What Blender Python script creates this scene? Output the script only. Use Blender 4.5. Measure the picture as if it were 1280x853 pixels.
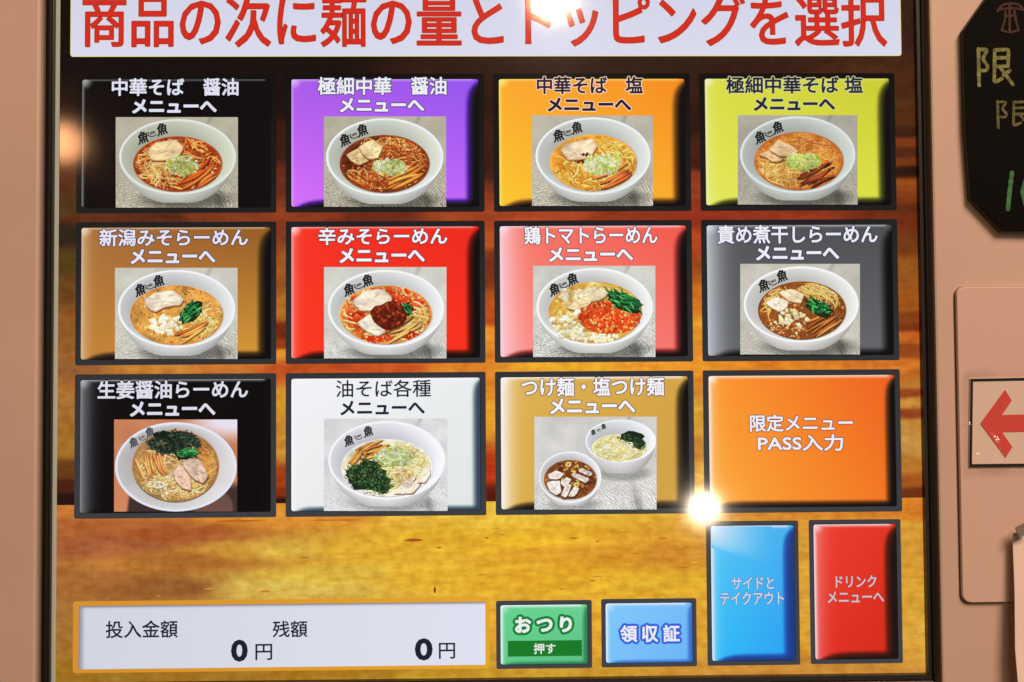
import bpy, math, random
import numpy as np

# ------------------------------------------------------------------ camera, light, exposure
S = 0.000331                      # metres per display unit (a 17 inch 5:4 panel, 1020 units wide)
U0, V0, Z0 = 490.0, 311.0, 1.30   # display unit that sits at X = 0, Z = 1.30 m
FPX = 1280 * 35 / 36.0
rv = np.array([-2.99e-2, -1.69e-2, -6.2e-3]); tv = np.array([-516.5031, -319.9593, 1182.4407])
def rodr(r):
    a = np.linalg.norm(r); k = r / a
    K = np.array([[0, -k[2], k[1]], [k[2], 0, -k[0]], [-k[1], k[0], 0]])
    return np.eye(3) + math.sin(a) * K + (1 - math.cos(a)) * K @ K
RM = rodr(rv); CAMU = -RM.T @ tv
def to_world(p):
    p = np.asarray(p, float)
    return np.stack([(p[..., 0] - U0) * S, p[..., 2] * S, Z0 - (p[..., 1] - V0) * S], -1)
def ui(x, y, w=0.0):
    """measured position -> display units on the plane w (0 = the display surface, negative = towards the viewer)"""
    x = np.asarray(x, float); y = np.asarray(y, float)
    d = np.stack([(x - 640) / FPX, (y - 426.5) / FPX, np.ones_like(x)], -1) @ RM
    t = (w - CAMU[2]) / d[..., 2]
    return CAMU[:2] + d[..., :2] * t[..., None]

scene = bpy.context.scene
for o in list(bpy.data.objects): bpy.data.objects.remove(o)
from mathutils import Matrix, Vector
cd = bpy.data.cameras.new('camera'); cam = bpy.data.objects.new('camera', cd); scene.collection.objects.link(cam)
cd.lens = 35; cd.sensor_width = 36; cd.clip_start = 0.01; cd.clip_end = 20
ax = np.stack([RM[0], -RM[1], -RM[2]])             # camera right, up, back in display axes
axw = np.stack([ax[:, 0], ax[:, 2], -ax[:, 1]], 1)
loc = to_world(CAMU)
cam.matrix_world = Matrix([[*axw[:, 0], loc[0]], [*axw[:, 1], loc[1]], [*axw[:, 2], loc[2]], [0, 0, 0, 1]])
cd.dof.use_dof = True; cd.dof.focus_distance = 0.391; cd.dof.aperture_fstop = 4.0
scene.camera = cam
scene.view_settings.view_transform = 'Standard'; scene.view_settings.look = 'None'
scene.view_settings.exposure = 0; scene.view_settings.gamma = 1
world = bpy.data.worlds.new('World'); scene.world = world; world.use_nodes = True
bg = world.node_tree.nodes['Background']; bg.inputs[0].default_value = (1.0, 0.56, 0.30, 1); bg.inputs[1].default_value = 0.05

def lamp(px, py, dist, power, col, radius):
    """a warm room lamp, hung where its mirror image falls on the glass at the given place"""
    uv = ui(px, py); p = to_world(np.array([uv[0], uv[1], 0.0])); d = p - loc; d /= np.linalg.norm(d)
    r = np.array([d[0], -d[1], d[2]]); q = p + r * dist
    L = bpy.data.lights.new('room_lamp', 'POINT'); L.energy = power; L.color = col; L.shadow_soft_size = radius
    o = bpy.data.objects.new('room_lamp', L); scene.collection.objects.link(o); o.location = q
ar = bpy.data.lights.new('housing_fill_light', 'AREA'); ar.energy = 70; ar.size = .9; ar.color = (1, .67, .48)  # unseen soft fill, added to brighten the housing
ao = bpy.data.objects.new('housing_fill_light', ar); scene.collection.objects.link(ao); ao.location = (1.0, -1.5, 3.0)
ao.rotation_euler = (Vector((.1, 0, 1.3)) - ao.location).to_track_quat('-Z', 'Y').to_euler()
lamp(880, 635, 1.7, 3.4, (1, .80, .58), .024)
lamp(690, -2, 1.7, 7.5, (1, .70, .44), .034)
lamp(78, 178, 1.9, 1.9, (1, .46, .20), .036)
lamp(137, 700, 2.6, 0.16, (1, .36, .12), .045)

# ------------------------------------------------------------------ helpers
def lin(c):
    c = np.asarray(c, float) / 255.0
    return np.where(c <= 0.04045, c / 12.92, ((c + 0.055) / 1.055) ** 2.4)
POS = {}
class MB:
    """collects coloured polygons in display units (u, v, w)"""
    def __init__(s): s.v = []; s.f = []; s.c = []; s.n = 0
    def add(s, v, f, c):
        v = np.asarray(v, float); c = np.asarray(c, float)
        if c.ndim == 1: c = np.tile(c, (len(v), 1))
        s.v.append(v); s.c.append(c); s.f += [tuple(i + s.n for i in q) for q in f]; s.n += len(v)
    def build(s, name, mat, parent=None, kind=None, label=None, world_v=False, smooth=False, flip=False):
        v = np.concatenate(s.v); c = np.concatenate(s.c)
        w = v if world_v else to_world(v)
        ctr = (w.min(0) + w.max(0)) / 2
        me = bpy.data.meshes.new(name); me.from_pydata((w - ctr).tolist(), [], s.f)
        at = me.color_attributes.new('Col', 'FLOAT_COLOR', 'POINT')
        at.data.foreach_set('color', np.concatenate([lin(c), np.ones((len(c), 1))], 1).ravel().astype(np.float32))
        me.materials.append(mat); me.update()
        if smooth: me.polygons.foreach_set('use_smooth', [True] * len(me.polygons))
        o = bpy.data.objects.new(name, me); scene.collection.objects.link(o)
        base = np.zeros(3)
        if parent is not None: o.parent = parent; base = POS[parent.name]
        o.location = (ctr - base).tolist(); POS[o.name] = ctr
        if kind: o['kind'] = kind
        if label: o['label'] = label
        return o
def empty(name, p, parent=None, label=None, category=None, group=None, kind=None):
    o = bpy.data.objects.new(name, None); scene.collection.objects.link(o); o.empty_display_size = .02
    p = np.asarray(p, float); base = np.zeros(3)
    if parent is not None: o.parent = parent; base = POS[parent.name]
    o.location = (p - base).tolist(); POS[o.name] = p
    if label: o['label'] = label
    if category: o['category'] = category
    if group: o['group'] = group
    return o

def mat_display():
    m = bpy.data.materials.new('lit_display'); m.use_nodes = True; nt = m.node_tree; b = nt.nodes['Principled BSDF']
    a = nt.nodes.new('ShaderNodeAttribute'); a.attribute_name = 'Col'
    tc = nt.nodes.new('ShaderNodeTexCoord'); mp = nt.nodes.new('ShaderNodeMapping'); mp.inputs['Scale'].default_value = (1, 1, 1)
    # panel grain: the faint unevenness of a photographed LCD
    n = nt.nodes.new('ShaderNodeTexNoise'); n.inputs['Scale'].default_value = 1600; n.inputs['Detail'].default_value = 2
    nt.links.new(tc.outputs['Object'], n.inputs['Vector'])
    r = nt.nodes.new('ShaderNodeMapRange'); r.inputs['From Min'].default_value = .25; r.inputs['From Max'].default_value = .75
    r.inputs['To Min'].default_value = .975; r.inputs['To Max'].default_value = 1.025
    nt.links.new(n.outputs['Fac'], r.inputs['Value'])
    nt.links.new(a.outputs['Color'], b.inputs['Emission Color']); nt.links.new(r.outputs['Result'], b.inputs['Emission Strength'])
    b.inputs['Base Color'].default_value = (0.004, 0.004, 0.005, 1)
    b.inputs['Roughness'].default_value = .22; b.inputs['Specular IOR Level'].default_value = .05
    b.inputs['Coat Weight'].default_value = 1
    # finger-worn glass: the polish is a little uneven
    ng = nt.nodes.new('ShaderNodeTexNoise'); ng.inputs['Scale'].default_value = 38; ng.inputs['Detail'].default_value = 3; nt.links.new(tc.outputs['Object'], ng.inputs['Vector'])
    rg_ = nt.nodes.new('ShaderNodeMapRange'); rg_.inputs['From Min'].default_value = .3; rg_.inputs['From Max'].default_value = .7; rg_.inputs['To Min'].default_value = .05; rg_.inputs['To Max'].default_value = .075
    nt.links.new(ng.outputs['Fac'], rg_.inputs['Value']); nt.links.new(rg_.outputs['Result'], b.inputs['Coat Roughness'])
    return m
def mat_wood():
    m = mat_display().copy(); m.name = 'wood_wallpaper'; nt = m.node_tree; b = nt.nodes['Principled BSDF']
    a = [n for n in nt.nodes if n.type == 'ATTRIBUTE'][0]; tc = [n for n in nt.nodes if n.type == 'TEX_COORD'][0]
    mp = [n for n in nt.nodes if n.type == 'MAPPING'][0]; mp.inputs['Scale'].default_value = (36, 1, 150)
    n1 = nt.nodes.new('ShaderNodeTexNoise'); n1.inputs['Scale'].default_value = 1; n1.inputs['Detail'].default_value = 6; n1.inputs['Roughness'].default_value = .62
    n1.inputs['Distortion'].default_value = .5
    nt.links.new(tc.outputs['Object'], mp.inputs['Vector']); nt.links.new(mp.outputs['Vector'], n1.inputs['Vector'])
    mp2 = nt.nodes.new('ShaderNodeMapping'); mp2.inputs['Scale'].default_value = (210, 1, 300)
    n2 = nt.nodes.new('ShaderNodeTexNoise'); n2.inputs['Scale'].default_value = 1; n2.inputs['Detail'].default_value = 5
    nt.links.new(tc.outputs['Object'], mp2.inputs['Vector']); nt.links.new(mp2.outputs['Vector'], n2.inputs['Vector'])
    r1 = nt.nodes.new('ShaderNodeMapRange'); r1.inputs['From Min'].default_value = .3; r1.inputs['From Max'].default_value = .68
    nt.links.new(n1.outputs['Fac'], r1.inputs['Value'])
    r2 = nt.nodes.new('ShaderNodeMapRange'); r2.inputs['From Min'].default_value = .34; r2.inputs['From Max'].default_value = .62
    nt.links.new(n2.outputs['Fac'], r2.inputs['Value'])
    def mul(cin, fac, dark, lite):
        mx = nt.nodes.new('ShaderNodeMix'); mx.data_type = 'RGBA'; mx.inputs['A'].default_value = (*dark, 1); mx.inputs['B'].default_value = (*lite, 1)
        nt.links.new(fac, mx.inputs['Factor'])
        mm = nt.nodes.new('ShaderNodeMix'); mm.data_type = 'RGBA'; mm.blend_type = 'MULTIPLY'; mm.inputs['Factor'].default_value = 1
        nt.links.new(cin, mm.inputs['A']); nt.links.new(mx.outputs['Result'], mm.inputs['B']); return mm.outputs['Result']
    c = mul(a.outputs['Color'], r1.outputs['Result'], (.88, .78, .66), (1.08, 1.11, 1.10))
    c = mul(c, r2.outputs['Result'], (.88, .79, .66), (1.06, 1.09, 1.12))
    nt.links.new(c, b.inputs['Emission Color'])
    return m
def mat_plain(name, col, rough, metal=0.0, spec=.5, bump=0.0, bscale=400, var=.0, use_attr=False):
    m = bpy.data.materials.new(name); m.use_nodes = True; nt = m.node_tree; b = nt.nodes['Principled BSDF']
    b.inputs['Roughness'].default_value = rough; b.inputs['Metallic'].default_value = metal; b.inputs['Specular IOR Level'].default_value = spec
    tc = nt.nodes.new('ShaderNodeTexCoord'); n = nt.nodes.new('ShaderNodeTexNoise'); n.inputs['Scale'].default_value = 14; n.inputs['Detail'].default_value = 5
    nt.links.new(tc.outputs['Object'], n.inputs['Vector'])
    mx = nt.nodes.new('ShaderNodeMix'); mx.data_type = 'RGBA'
    c = np.array(col); mx.inputs['A'].default_value = (*(c * (1 - var)), 1); mx.inputs['B'].default_value = (*(c * (1 + var)), 1)
    nt.links.new(n.outputs['Fac'], mx.inputs['Factor']); src = mx.outputs['Result']
    if use_attr:
        a = nt.nodes.new('ShaderNodeAttribute'); a.attribute_name = 'Col'
        mm = nt.nodes.new('ShaderNodeMix'); mm.data_type = 'RGBA'; mm.blend_type = 'MULTIPLY'; mm.inputs['Factor'].default_value = 1
        nt.links.new(src, mm.inputs['A']); nt.links.new(a.outputs['Color'], mm.inputs['B']); src = mm.outputs['Result']
    nt.links.new(src, b.inputs['Base Color'])
    if bump:
        n2 = nt.nodes.new('ShaderNodeTexNoise'); n2.inputs['Scale'].default_value = bscale; n2.inputs['Detail'].default_value = 3
        nt.links.new(tc.outputs['Object'], n2.inputs['Vector'])
        bp = nt.nodes.new('ShaderNodeBump'); bp.inputs['Strength'].default_value = bump; bp.inputs['Distance'].default_value = .0006
        nt.links.new(n2.outputs['Fac'], bp.inputs['Height']); nt.links.new(bp.outputs['Normal'], b.inputs['Normal'])
    return m
M_DISP = mat_display(); M_WOOD = mat_wood()
M_HOUS = mat_plain('beige_enamel', (.62, .475, .40), .5, var=.1, bump=.04, bscale=900)
M_DOOR = mat_plain('beige_door_enamel', (.68, .515, .44), .45, var=.05, bump=.03, bscale=900)
M_BEZ = mat_plain('black_bezel_plastic', (.012, .012, .011), .38, var=.2, bump=.1, bscale=1500)
M_GAP = mat_plain('dark_gap', (.004, .004, .004), .9); M_SEAM = mat_plain('door_seam_shade', (.16, .10, .07), .9, var=.3)  # seam strip: gap shadow around the raised door, put into the colour
M_EDGE = mat_plain('pale_lit_glass_edge', (.50, .62, .60), .35, var=.1)
M_BOARD = mat_plain('black_board', (.0008, .0008, .0008), .8, spec=.12, var=.3, bump=.2, bscale=600)
M_BEDGE = mat_plain('worn_board_edge', (.06, .055, .025), .8, var=.4)
M_CHALK = mat_plain('chalk_marker', (1, 1, 1), .9, var=.25, use_attr=True)
M_PAPER = mat_plain('white_paper', (.82, .72, .66), .8, var=.05)
M_INK = mat_plain('printed_ink', (1, 1, 1), .5, var=.08, use_attr=True)
M_TAPE = mat_plain('grey_tape', (.22, .2, .18), .5, var=.2, bump=.3)
def mat_film():
    m = bpy.data.materials.new('laminate_film'); m.use_nodes = True; nt = m.node_tree
    for n in list(nt.nodes): nt.nodes.remove(n)
    out = nt.nodes.new('ShaderNodeOutputMaterial'); mix = nt.nodes.new('ShaderNodeMixShader'); t = nt.nodes.new('ShaderNodeBsdfTransparent')
    g = nt.nodes.new('ShaderNodeBsdfGlossy'); g.inputs['Roughness'].default_value = .12
    t.inputs[0].default_value = (.985, .98, .97, 1)
    mix.inputs[0].default_value = .06
    tc = nt.nodes.new('ShaderNodeTexCoord'); n = nt.nodes.new('ShaderNodeTexNoise'); n.inputs['Scale'].default_value = 150; n.inputs['Detail'].default_value = 1
    bp = nt.nodes.new('ShaderNodeBump'); bp.inputs['Strength'].default_value = 1; bp.inputs['Distance'].default_value = .0014
    nt.links.new(tc.outputs['Object'], n.inputs['Vector']); nt.links.new(n.outputs['Fac'], bp.inputs['Height'])
    nt.links.new(bp.outputs['Normal'], g.inputs['Normal']);
    nt.links.new(t.outputs[0], mix.inputs[1]); nt.links.new(g.outputs[0], mix.inputs[2]); nt.links.new(mix.outputs[0], out.inputs[0])
    return m
M_FILM = mat_film()

rng = np.random.default_rng(7)
def fbm(x, y, seed, octs=4):
    """smooth value noise, 0..1"""
    out = np.zeros_like(x, float); amp = 1; tot = 0
    for k in range(octs):
        r = np.random.default_rng(seed * 31 + k); T = r.random((64, 64))
        xi = np.floor(x).astype(int); yi = np.floor(y).astype(int); fx = x - xi; fy = y - yi
        fx = fx * fx * (3 - 2 * fx); fy = fy * fy * (3 - 2 * fy)
        g = lambda a, b: T[a % 64, b % 64]
        out += amp * ((g(xi, yi) * (1 - fx) + g(xi + 1, yi) * fx) * (1 - fy) + (g(xi, yi + 1) * (1 - fx) + g(xi + 1, yi + 1) * fx) * fy)
        tot += amp; amp *= .5; x = x * 2.03; y = y * 2.03
    return out / tot
def grid_faces(nx, ny):
    i = np.arange((nx - 1) * (ny - 1)); a = (i // (nx - 1)) * nx + i % (nx - 1)
    return np.stack([a, a + nx, a + nx + 1, a + 1], 1).tolist()
def sstep(a, b, x):
    t = np.clip((x - a) / (b - a), 0, 1); return t * t * (3 - 2 * t)
def rrect(x0, y0, x1, y1, r, n=5):
    pts = []
    for cx, cy, a0 in ((x1 - r, y0 + r, -90), (x1 - r, y1 - r, 0), (x0 + r, y1 - r, 90), (x0 + r, y0 + r, 180)):
        for k in range(n + 1):
            a = math.radians(a0 + 90 * k / n); pts.append((cx + r * math.cos(a), cy + r * math.sin(a)))
    return np.array(pts)
def ring_mesh(mb, outer, inner, w, c):
    n = len(outer); v = np.concatenate([np.column_stack([outer, np.full(n, w)]), np.column_stack([inner, np.full(n, w)])])
    mb.add(v, [(i, i + n, (i + 1) % n + n, (i + 1) % n) for i in range(n)], c(v) if callable(c) else c)
def flat_poly(mb, pts, w, c):
    pts = np.asarray(pts, float); ctr = pts.mean(0); n = len(pts)
    v = np.column_stack([np.vstack([ctr, pts]), np.full(n + 1, w)])
    mb.add(v, [(0, 1 + (i + 1) % n, 1 + i) for i in range(n)], c(v) if callable(c) else c)

# ---- lettering
_glyph = {}
def glyphs(txt):
    if txt in _glyph: return _glyph[txt]
    cu = bpy.data.curves.new('lettering_source', 'FONT'); cu.body = txt; cu.size = 1; cu.resolution_u = 3
    o = bpy.data.objects.new('lettering_source', cu); scene.collection.objects.link(o)
    dg = bpy.context.evaluated_depsgraph_get(); ev = o.evaluated_get(dg); me = ev.to_mesh()
    v = np.array([p.co[:2] for p in me.vertices]); f = [tuple(p.vertices) for p in me.polygons]
    cnt = {}
    for p in f:
        for i in range(len(p)):
            e = (p[i], p[(i + 1) % len(p)]); k = (min(e), max(e)); cnt[k] = cnt.get(k, 0) + 1
    ed = [k for k, n in cnt.items() if n == 1]
    ev.to_mesh_clear(); bpy.data.objects.remove(o); bpy.data.curves.remove(cu)
    v[:, 1] *= -1; v0 = v.min(0); v1 = v.max(0)
    _glyph[txt] = (v, f, ed, v0, v1); return _glyph[txt]
HEXA = np.array([(math.cos(math.radians(a)), math.sin(math.radians(a))) for a in range(0, 360, 45)])
def stroke_into(mb, v, ed, r, w, c):
    k = 0
    for a, b in ed:
        p, q = v[a], v[b]; d = q - p; L = math.hypot(*d)
        if L < 1e-6: continue
        nrm = np.array([-d[1], d[0]]) / L * r; ww = w - .002 * (k % 5); k += 1
        mb.add(np.column_stack([np.array([p + nrm, p - nrm, q - nrm, q + nrm]), [ww] * 4]), [(0, 1, 2, 3)], c)
    used = sorted({i for e in ed for i in e})
    for i in used:
        ww = w - .002 * (k % 5) - .001; k += 1
        mb.add(np.column_stack([v[i] + HEXA * r, [ww] * 8]), [tuple(range(8))], c)
def text_part(name, txt, box, fill, parent, w=-2.0, bold=.4, outline=None, ow=.9, shear=0., rot=0., halo=None, hw=0, fillfn=None, is_ui=False, mat=None, pivot=None):
    """box: measured left, top, right, bottom of the printed line"""
    v, f, ed, v0, v1 = glyphs(txt)
    if is_ui: a = np.array(box[:2], float); b = np.array(box[2:], float)
    else: a = ui(box[0], box[1]); b = ui(box[2], box[3])
    m = max(bold, 0)
    t = (v - v0) / (v1 - v0); p = (a + m) + t * ((b - m) - (a + m))
    if shear: p[:, 0] += (p[:, 1] - p[:, 1].mean()) * -shear
    if rot:
        c_ = (a + b) / 2 if pivot is None else pivot; cr, sr = math.cos(rot), math.sin(rot); q = p - c_
        p = np.column_stack([q[:, 0] * cr + q[:, 1] * sr, -q[:, 0] * sr + q[:, 1] * cr]) + c_
    mb = MB()
    if halo is not None: stroke_into(mb, p, ed, bold + hw, w + .12, halo)
    if outline is not None: stroke_into(mb, p, ed, bold + ow, w + .06, outline)
    col = fillfn(p) if fillfn else fill
    mb.add(np.column_stack([p, np.full(len(p), w - .02)]), f, col)
    if bold > 0: stroke_into(mb, p, ed, bold, w, fill)
    return mb.build(name, mat or M_DISP, parent)

# ------------------------------------------------------------------ the machine
machine = empty('ticket_machine', (0, .02, .75), label='meal ticket vending machine with lit touch screen of twelve ramen menu buttons', category='ticket machine')

# housing: one sheet steel front with the window for the screen
SX0, SY0, SX1, SY1 = -20.3, -101.0, 1001.4, 718.6            # visible picture area
FR = -8.5                                                     # front face of the bezel
bl = ui(48, 400, FR)[0]; brr = ui(1168, 400, FR)[0]
bb = SY1 + 62; bt = SY0 - 62
def window_ring(mb, rects, col=(255, 255, 255)):
    """rects: list of (x0,y0,x1,y1,w,r) swept one after another"""
    rings = [np.column_stack([rrect(*q[:4], q[5]), np.full(24, q[4])]) for q in rects]
    v = np.concatenate(rings); f = []
    for k in range(len(rings) - 1):
        o = 24 * k; f += [(o + i, o + (i + 1) % 24, o + 24 + (i + 1) % 24, o + 24 + i) for i in range(24)]
    mb.add(v, f, np.array(col, float))
mb = MB()
HL, HR, HT, HB = -520, 1720, -900, 1500
window_ring(mb, [(HL, HT, HR, HB, 900, 12), (HL, HT, HR, HB, -2, 12), (HL + 8, HT + 8, HR - 8, HB - 8, -10, 8),
                 (bl - 3, bt - 3, brr + 3, bb + 3, -10, 6), (bl - 1, bt - 1, brr + 1, bb + 1, -9.2, 6), (bl, bt, brr, bb, -7, 5), (bl, bt, brr, bb, 30, 5)])
mb.build('housing', M_HOUS, machine, smooth=False)
# bezel: inner lip, raised bead, outer groove
def off(d): return (SX0 - d, SY0 - d, SX1 + d, SY1 + d)
mb = MB(); gl = 19.0
L_ = SX0 - bl; R_ = brr - SX1
def bz(t, w, r=2):   # t = 0 at the picture, 1 at the housing
    return (SX0 - L_ * t, SY0 - 62 * t * .35, SX1 + R_ * t, SY1 + 22 * t, w, r)
bl_ = lambda q: (q[0] - 3.6, *q[1:])
window_ring(mb, [bl_(bz(0.0, 0.5, .5)), bl_(bz(.0, FR, .6)), bz(.24, FR - .6, 1), bz(.26, FR + 1, 1), bz(.3, FR - 1.5, 1), bz(.38, FR - 3.2, 1.5), bz(.5, FR - 2.6, 1.5), bz(.56, FR + 2, 2), bz(.6, 4, 2), bz(1.1, 6, 3)])
mb.build('bezel', M_BEZ, machine)
mb = MB(); window_ring(mb, [bz(.6, 5.5, 2), (SX0 - L_ * 1.1, bt - 4, SX1 + R_ * 1.1, bb + 4, 7, 3)]); mb.build('bezel_gap', M_GAP, machine)
# left edge of the touch glass, its screen-lit gleam put in as pale colour
mb = MB(); x = SX0 + .15
mb.add([(x, SY0, -.4), (x, SY1, -.4), (x - 1.2, SY1, -3.4), (x - 1.2, SY0, -3.4), (x - 3.7, SY1, -3.4), (x - 3.7, SY0, -3.4)], [(0, 1, 2, 3), (3, 2, 4, 5)], (255, 255, 255)); mb.build('glass_edge', M_EDGE, machine)

# ---- screen wallpaper (wood)
UP = [(80,30,15,10,8),(600,85,48,26,17),(350,85,20,13,12),(100,85,12,10,10),(1130,40,55,30,22),(870,85,50,28,18),(1130,100,75,40,20),(1135,150,85,45,18),(1133,165,60,30,14),(1133,178,125,60,25),(1133,192,80,36,15),
(1135,200,120,58,20),(1135,212,42,20,12),(1135,230,150,75,25),(1135,245,130,60,22),(1135,262,100,45,18),(1135,300,115,58,20),(1135,340,155,88,30),(85,120,25,12,10),(85,230,85,45,25),(85,260,80,55,25),(85,290,45,35,25),
(85,330,85,65,25),(85,360,110,70,30),(85,420,150,95,45),(85,460,155,100,55),(85,510,170,115,55),(85,560,165,115,45),(85,590,110,65,25),(85,610,80,35,20),(85,625,35,18,15),(350,120,25,12,10),(350,180,60,25,18),
(350,230,105,42,24),(350,271,150,66,35),(350,330,165,90,35),(350,390,185,115,40),(350,418,120,40,15),(350,435,150,55,15),(350,443,230,150,50),(350,460,200,85,35),(350,500,218,158,50),(350,560,205,145,50),(350,600,165,65,22),
(350,618,140,50,15),(350,627,45,12,8),(150,271,95,45,25),(215,271,80,40,25),(245,271,130,60,30),(300,271,135,62,32),(400,271,150,62,32),(440,271,110,42,25),(490,271,110,40,25),(560,271,165,70,35),(700,271,178,72,38),(780,271,150,58,30),(900,271,150,50,28),(1000,271,150,55,28),(1100,271,118,45,20),
(200,460,205,135,55),(300,460,210,125,50),(450,460,205,85,35),(500,460,205,85,35),(560,460,230,140,45),(700,459,240,175,45),(850,457,238,155,45),(1000,457,228,135,40),(1100,456,215,120,40),(612,200,60,25,20),(612,300,185,85,35),
(612,330,120,50,22),(612,400,190,80,30),(612,420,235,150,50),(612,520,238,168,50),(612,590,190,60,20),(612,625,90,25,10),(870,150,45,20,12),(870,200,70,28,18),(870,230,150,60,30),(870,300,180,70,30),(870,380,215,120,35),(870,410,235,160,40),
(870,520,225,170,60),(870,600,235,180,70),(1140,380,165,90,30),(1138,400,130,60,20),(1140,408,125,55,18),(1140,420,200,105,35),(1140,438,150,75,28),(1140,470,195,110,40),(1140,482,200,130,55),(1140,492,150,70,28),(1140,505,200,140,60),(1140,517,150,70,30),
(1140,530,200,145,65),(1140,560,200,150,75),(1140,580,185,120,45),(1145,600,175,95,32),(1145,616,110,50,18),(1145,628,50,24,14)]
LO = [(90,640,200,115,50),(350,640,222,140,45),(612,640,240,190,60),(90,660,175,95,45),(150,680,165,88,50),(200,670,168,85,38),(90,730,168,100,45),(250,700,175,102,40),(210,735,150,88,40),(300,690,205,140,50),(340,690,220,175,65),(340,735,220,180,80),(400,720,222,178,65),
(470,690,228,168,45),(550,680,230,172,42),(550,720,232,175,45),(650,680,238,178,40),(650,720,232,168,38),(700,690,228,160,40),(750,690,222,152,40),(850,690,212,138,35),(850,730,228,168,40),(100,845,160,110,30),(300,845,165,112,30),(400,845,175,122,30),
(600,843,205,150,40),(612,780,235,170,45),(745,800,228,162,45),(875,800,225,160,45),(1005,740,218,155,50),(1005,690,215,150,50),(1000,835,205,135,50),(1145,642,218,125,35),(1145,660,215,150,50),(1145,720,220,155,50),(1145,800,225,165,60),(83,760,170,110,50),(83,800,165,110,45)]
def wood_piece(mb, y0, y1, pts, ny, seed):
    nx = 300; U, V = np.meshgrid(np.linspace(SX0, SX1, nx), np.linspace(y0, y1, ny)); P = np.array(pts, float); q = ui(P[:, 0], P[:, 1])
    num = np.zeros((ny, nx, 3)); den = np.zeros((ny, nx))
    Uw = U + 22 * (fbm(U / 60, V / 9, seed) - .5); Vw = V + 9 * (fbm(U / 70, V / 30, seed + 1) - .5)
    for k in range(len(P)):
        d2 = ((Uw - q[k, 0]) / 52) ** 2 + ((Vw - q[k, 1]) / 7.5) ** 2; wt = 1 / (d2 + .12) ** 2.2
        num += wt[..., None] * P[k, 2:]; den += wt
    col = num / den[..., None]
    col *= (1 + .12 * (fbm(U / 24, V / 2.6, seed + 2) - .5))[..., None]
    if y1 > 600: col = col * np.array([1.0, 1.045, 1.05]) + np.array([3, 4, 6])
    mb.add(np.column_stack([U.ravel(), V.ravel(), np.zeros(U.size)]), grid_faces(nx, ny), np.clip(col.reshape(-1, 3), 0, 255))
screen = empty('screen', to_world(np.array([490, 310, 0.])), machine)
seam = 512.5
mb = MB(); wood_piece(mb, SY0, seam, UP, 260, 3); mb.build('wood_plank', M_WOOD, screen, label='dark reddish plank behind the menu buttons')
mb = MB(); wood_piece(mb, seam, SY1, LO, 130, 9); mb.build('wood_plank', M_WOOD, screen, label='golden plank along the bottom of the screen')
# small dark checks and knots in the planks
mb = MB()
def streak(x, y, L, h, c, w=-.03):
    a = ui(x, y); n = 9; t = np.linspace(-1, 1, n); hh = h * (1 - t ** 2) * .5 + .05
    up = np.column_stack([a[0] + t * L / 2, a[1] - hh, np.full(n, w)]); dn = np.column_stack([a[0] + t * L / 2, a[1] + hh * .8, np.full(n, w)])
    mb.add(np.concatenate([up, dn]), [(i, n + i, n + i + 1, i + 1) for i in range(n - 1)], np.array(c, float))
streak(517, 675.5, 24, 4, (175, 85, 30)); streak(543.5, 738, 3, 9, (120, 70, 25)); streak(300, 651.5, 60, 2.2, (185, 95, 35)); streak(420, 650.5, 70, 2, (195, 110, 40))

sg = random.Random(4)
for k in range(34):
    x = sg.uniform(100, 870); y = sg.uniform(655, 748); lite = x / 900; q = sg.random()
    c = (165 + 50 * lite + 8 * q, 95 + 48 * lite + 10 * q, 40) if q < .6 else (206 + 34 * lite, 140 + 50 * lite, 60)
    if q < .6 and sg.random() < .5: x = sg.gauss(790, 70); y = 672 + 18 * sg.randrange(0, 4) + sg.gauss(0, 3); c = (205, 125, 35)
    if x > 870: continue
    streak(x, y, sg.uniform(4, 16), sg.uniform(1.2, 2.6), c)
mb.build('wood_grain_mark', M_WOOD, screen, kind='stuff')

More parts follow.
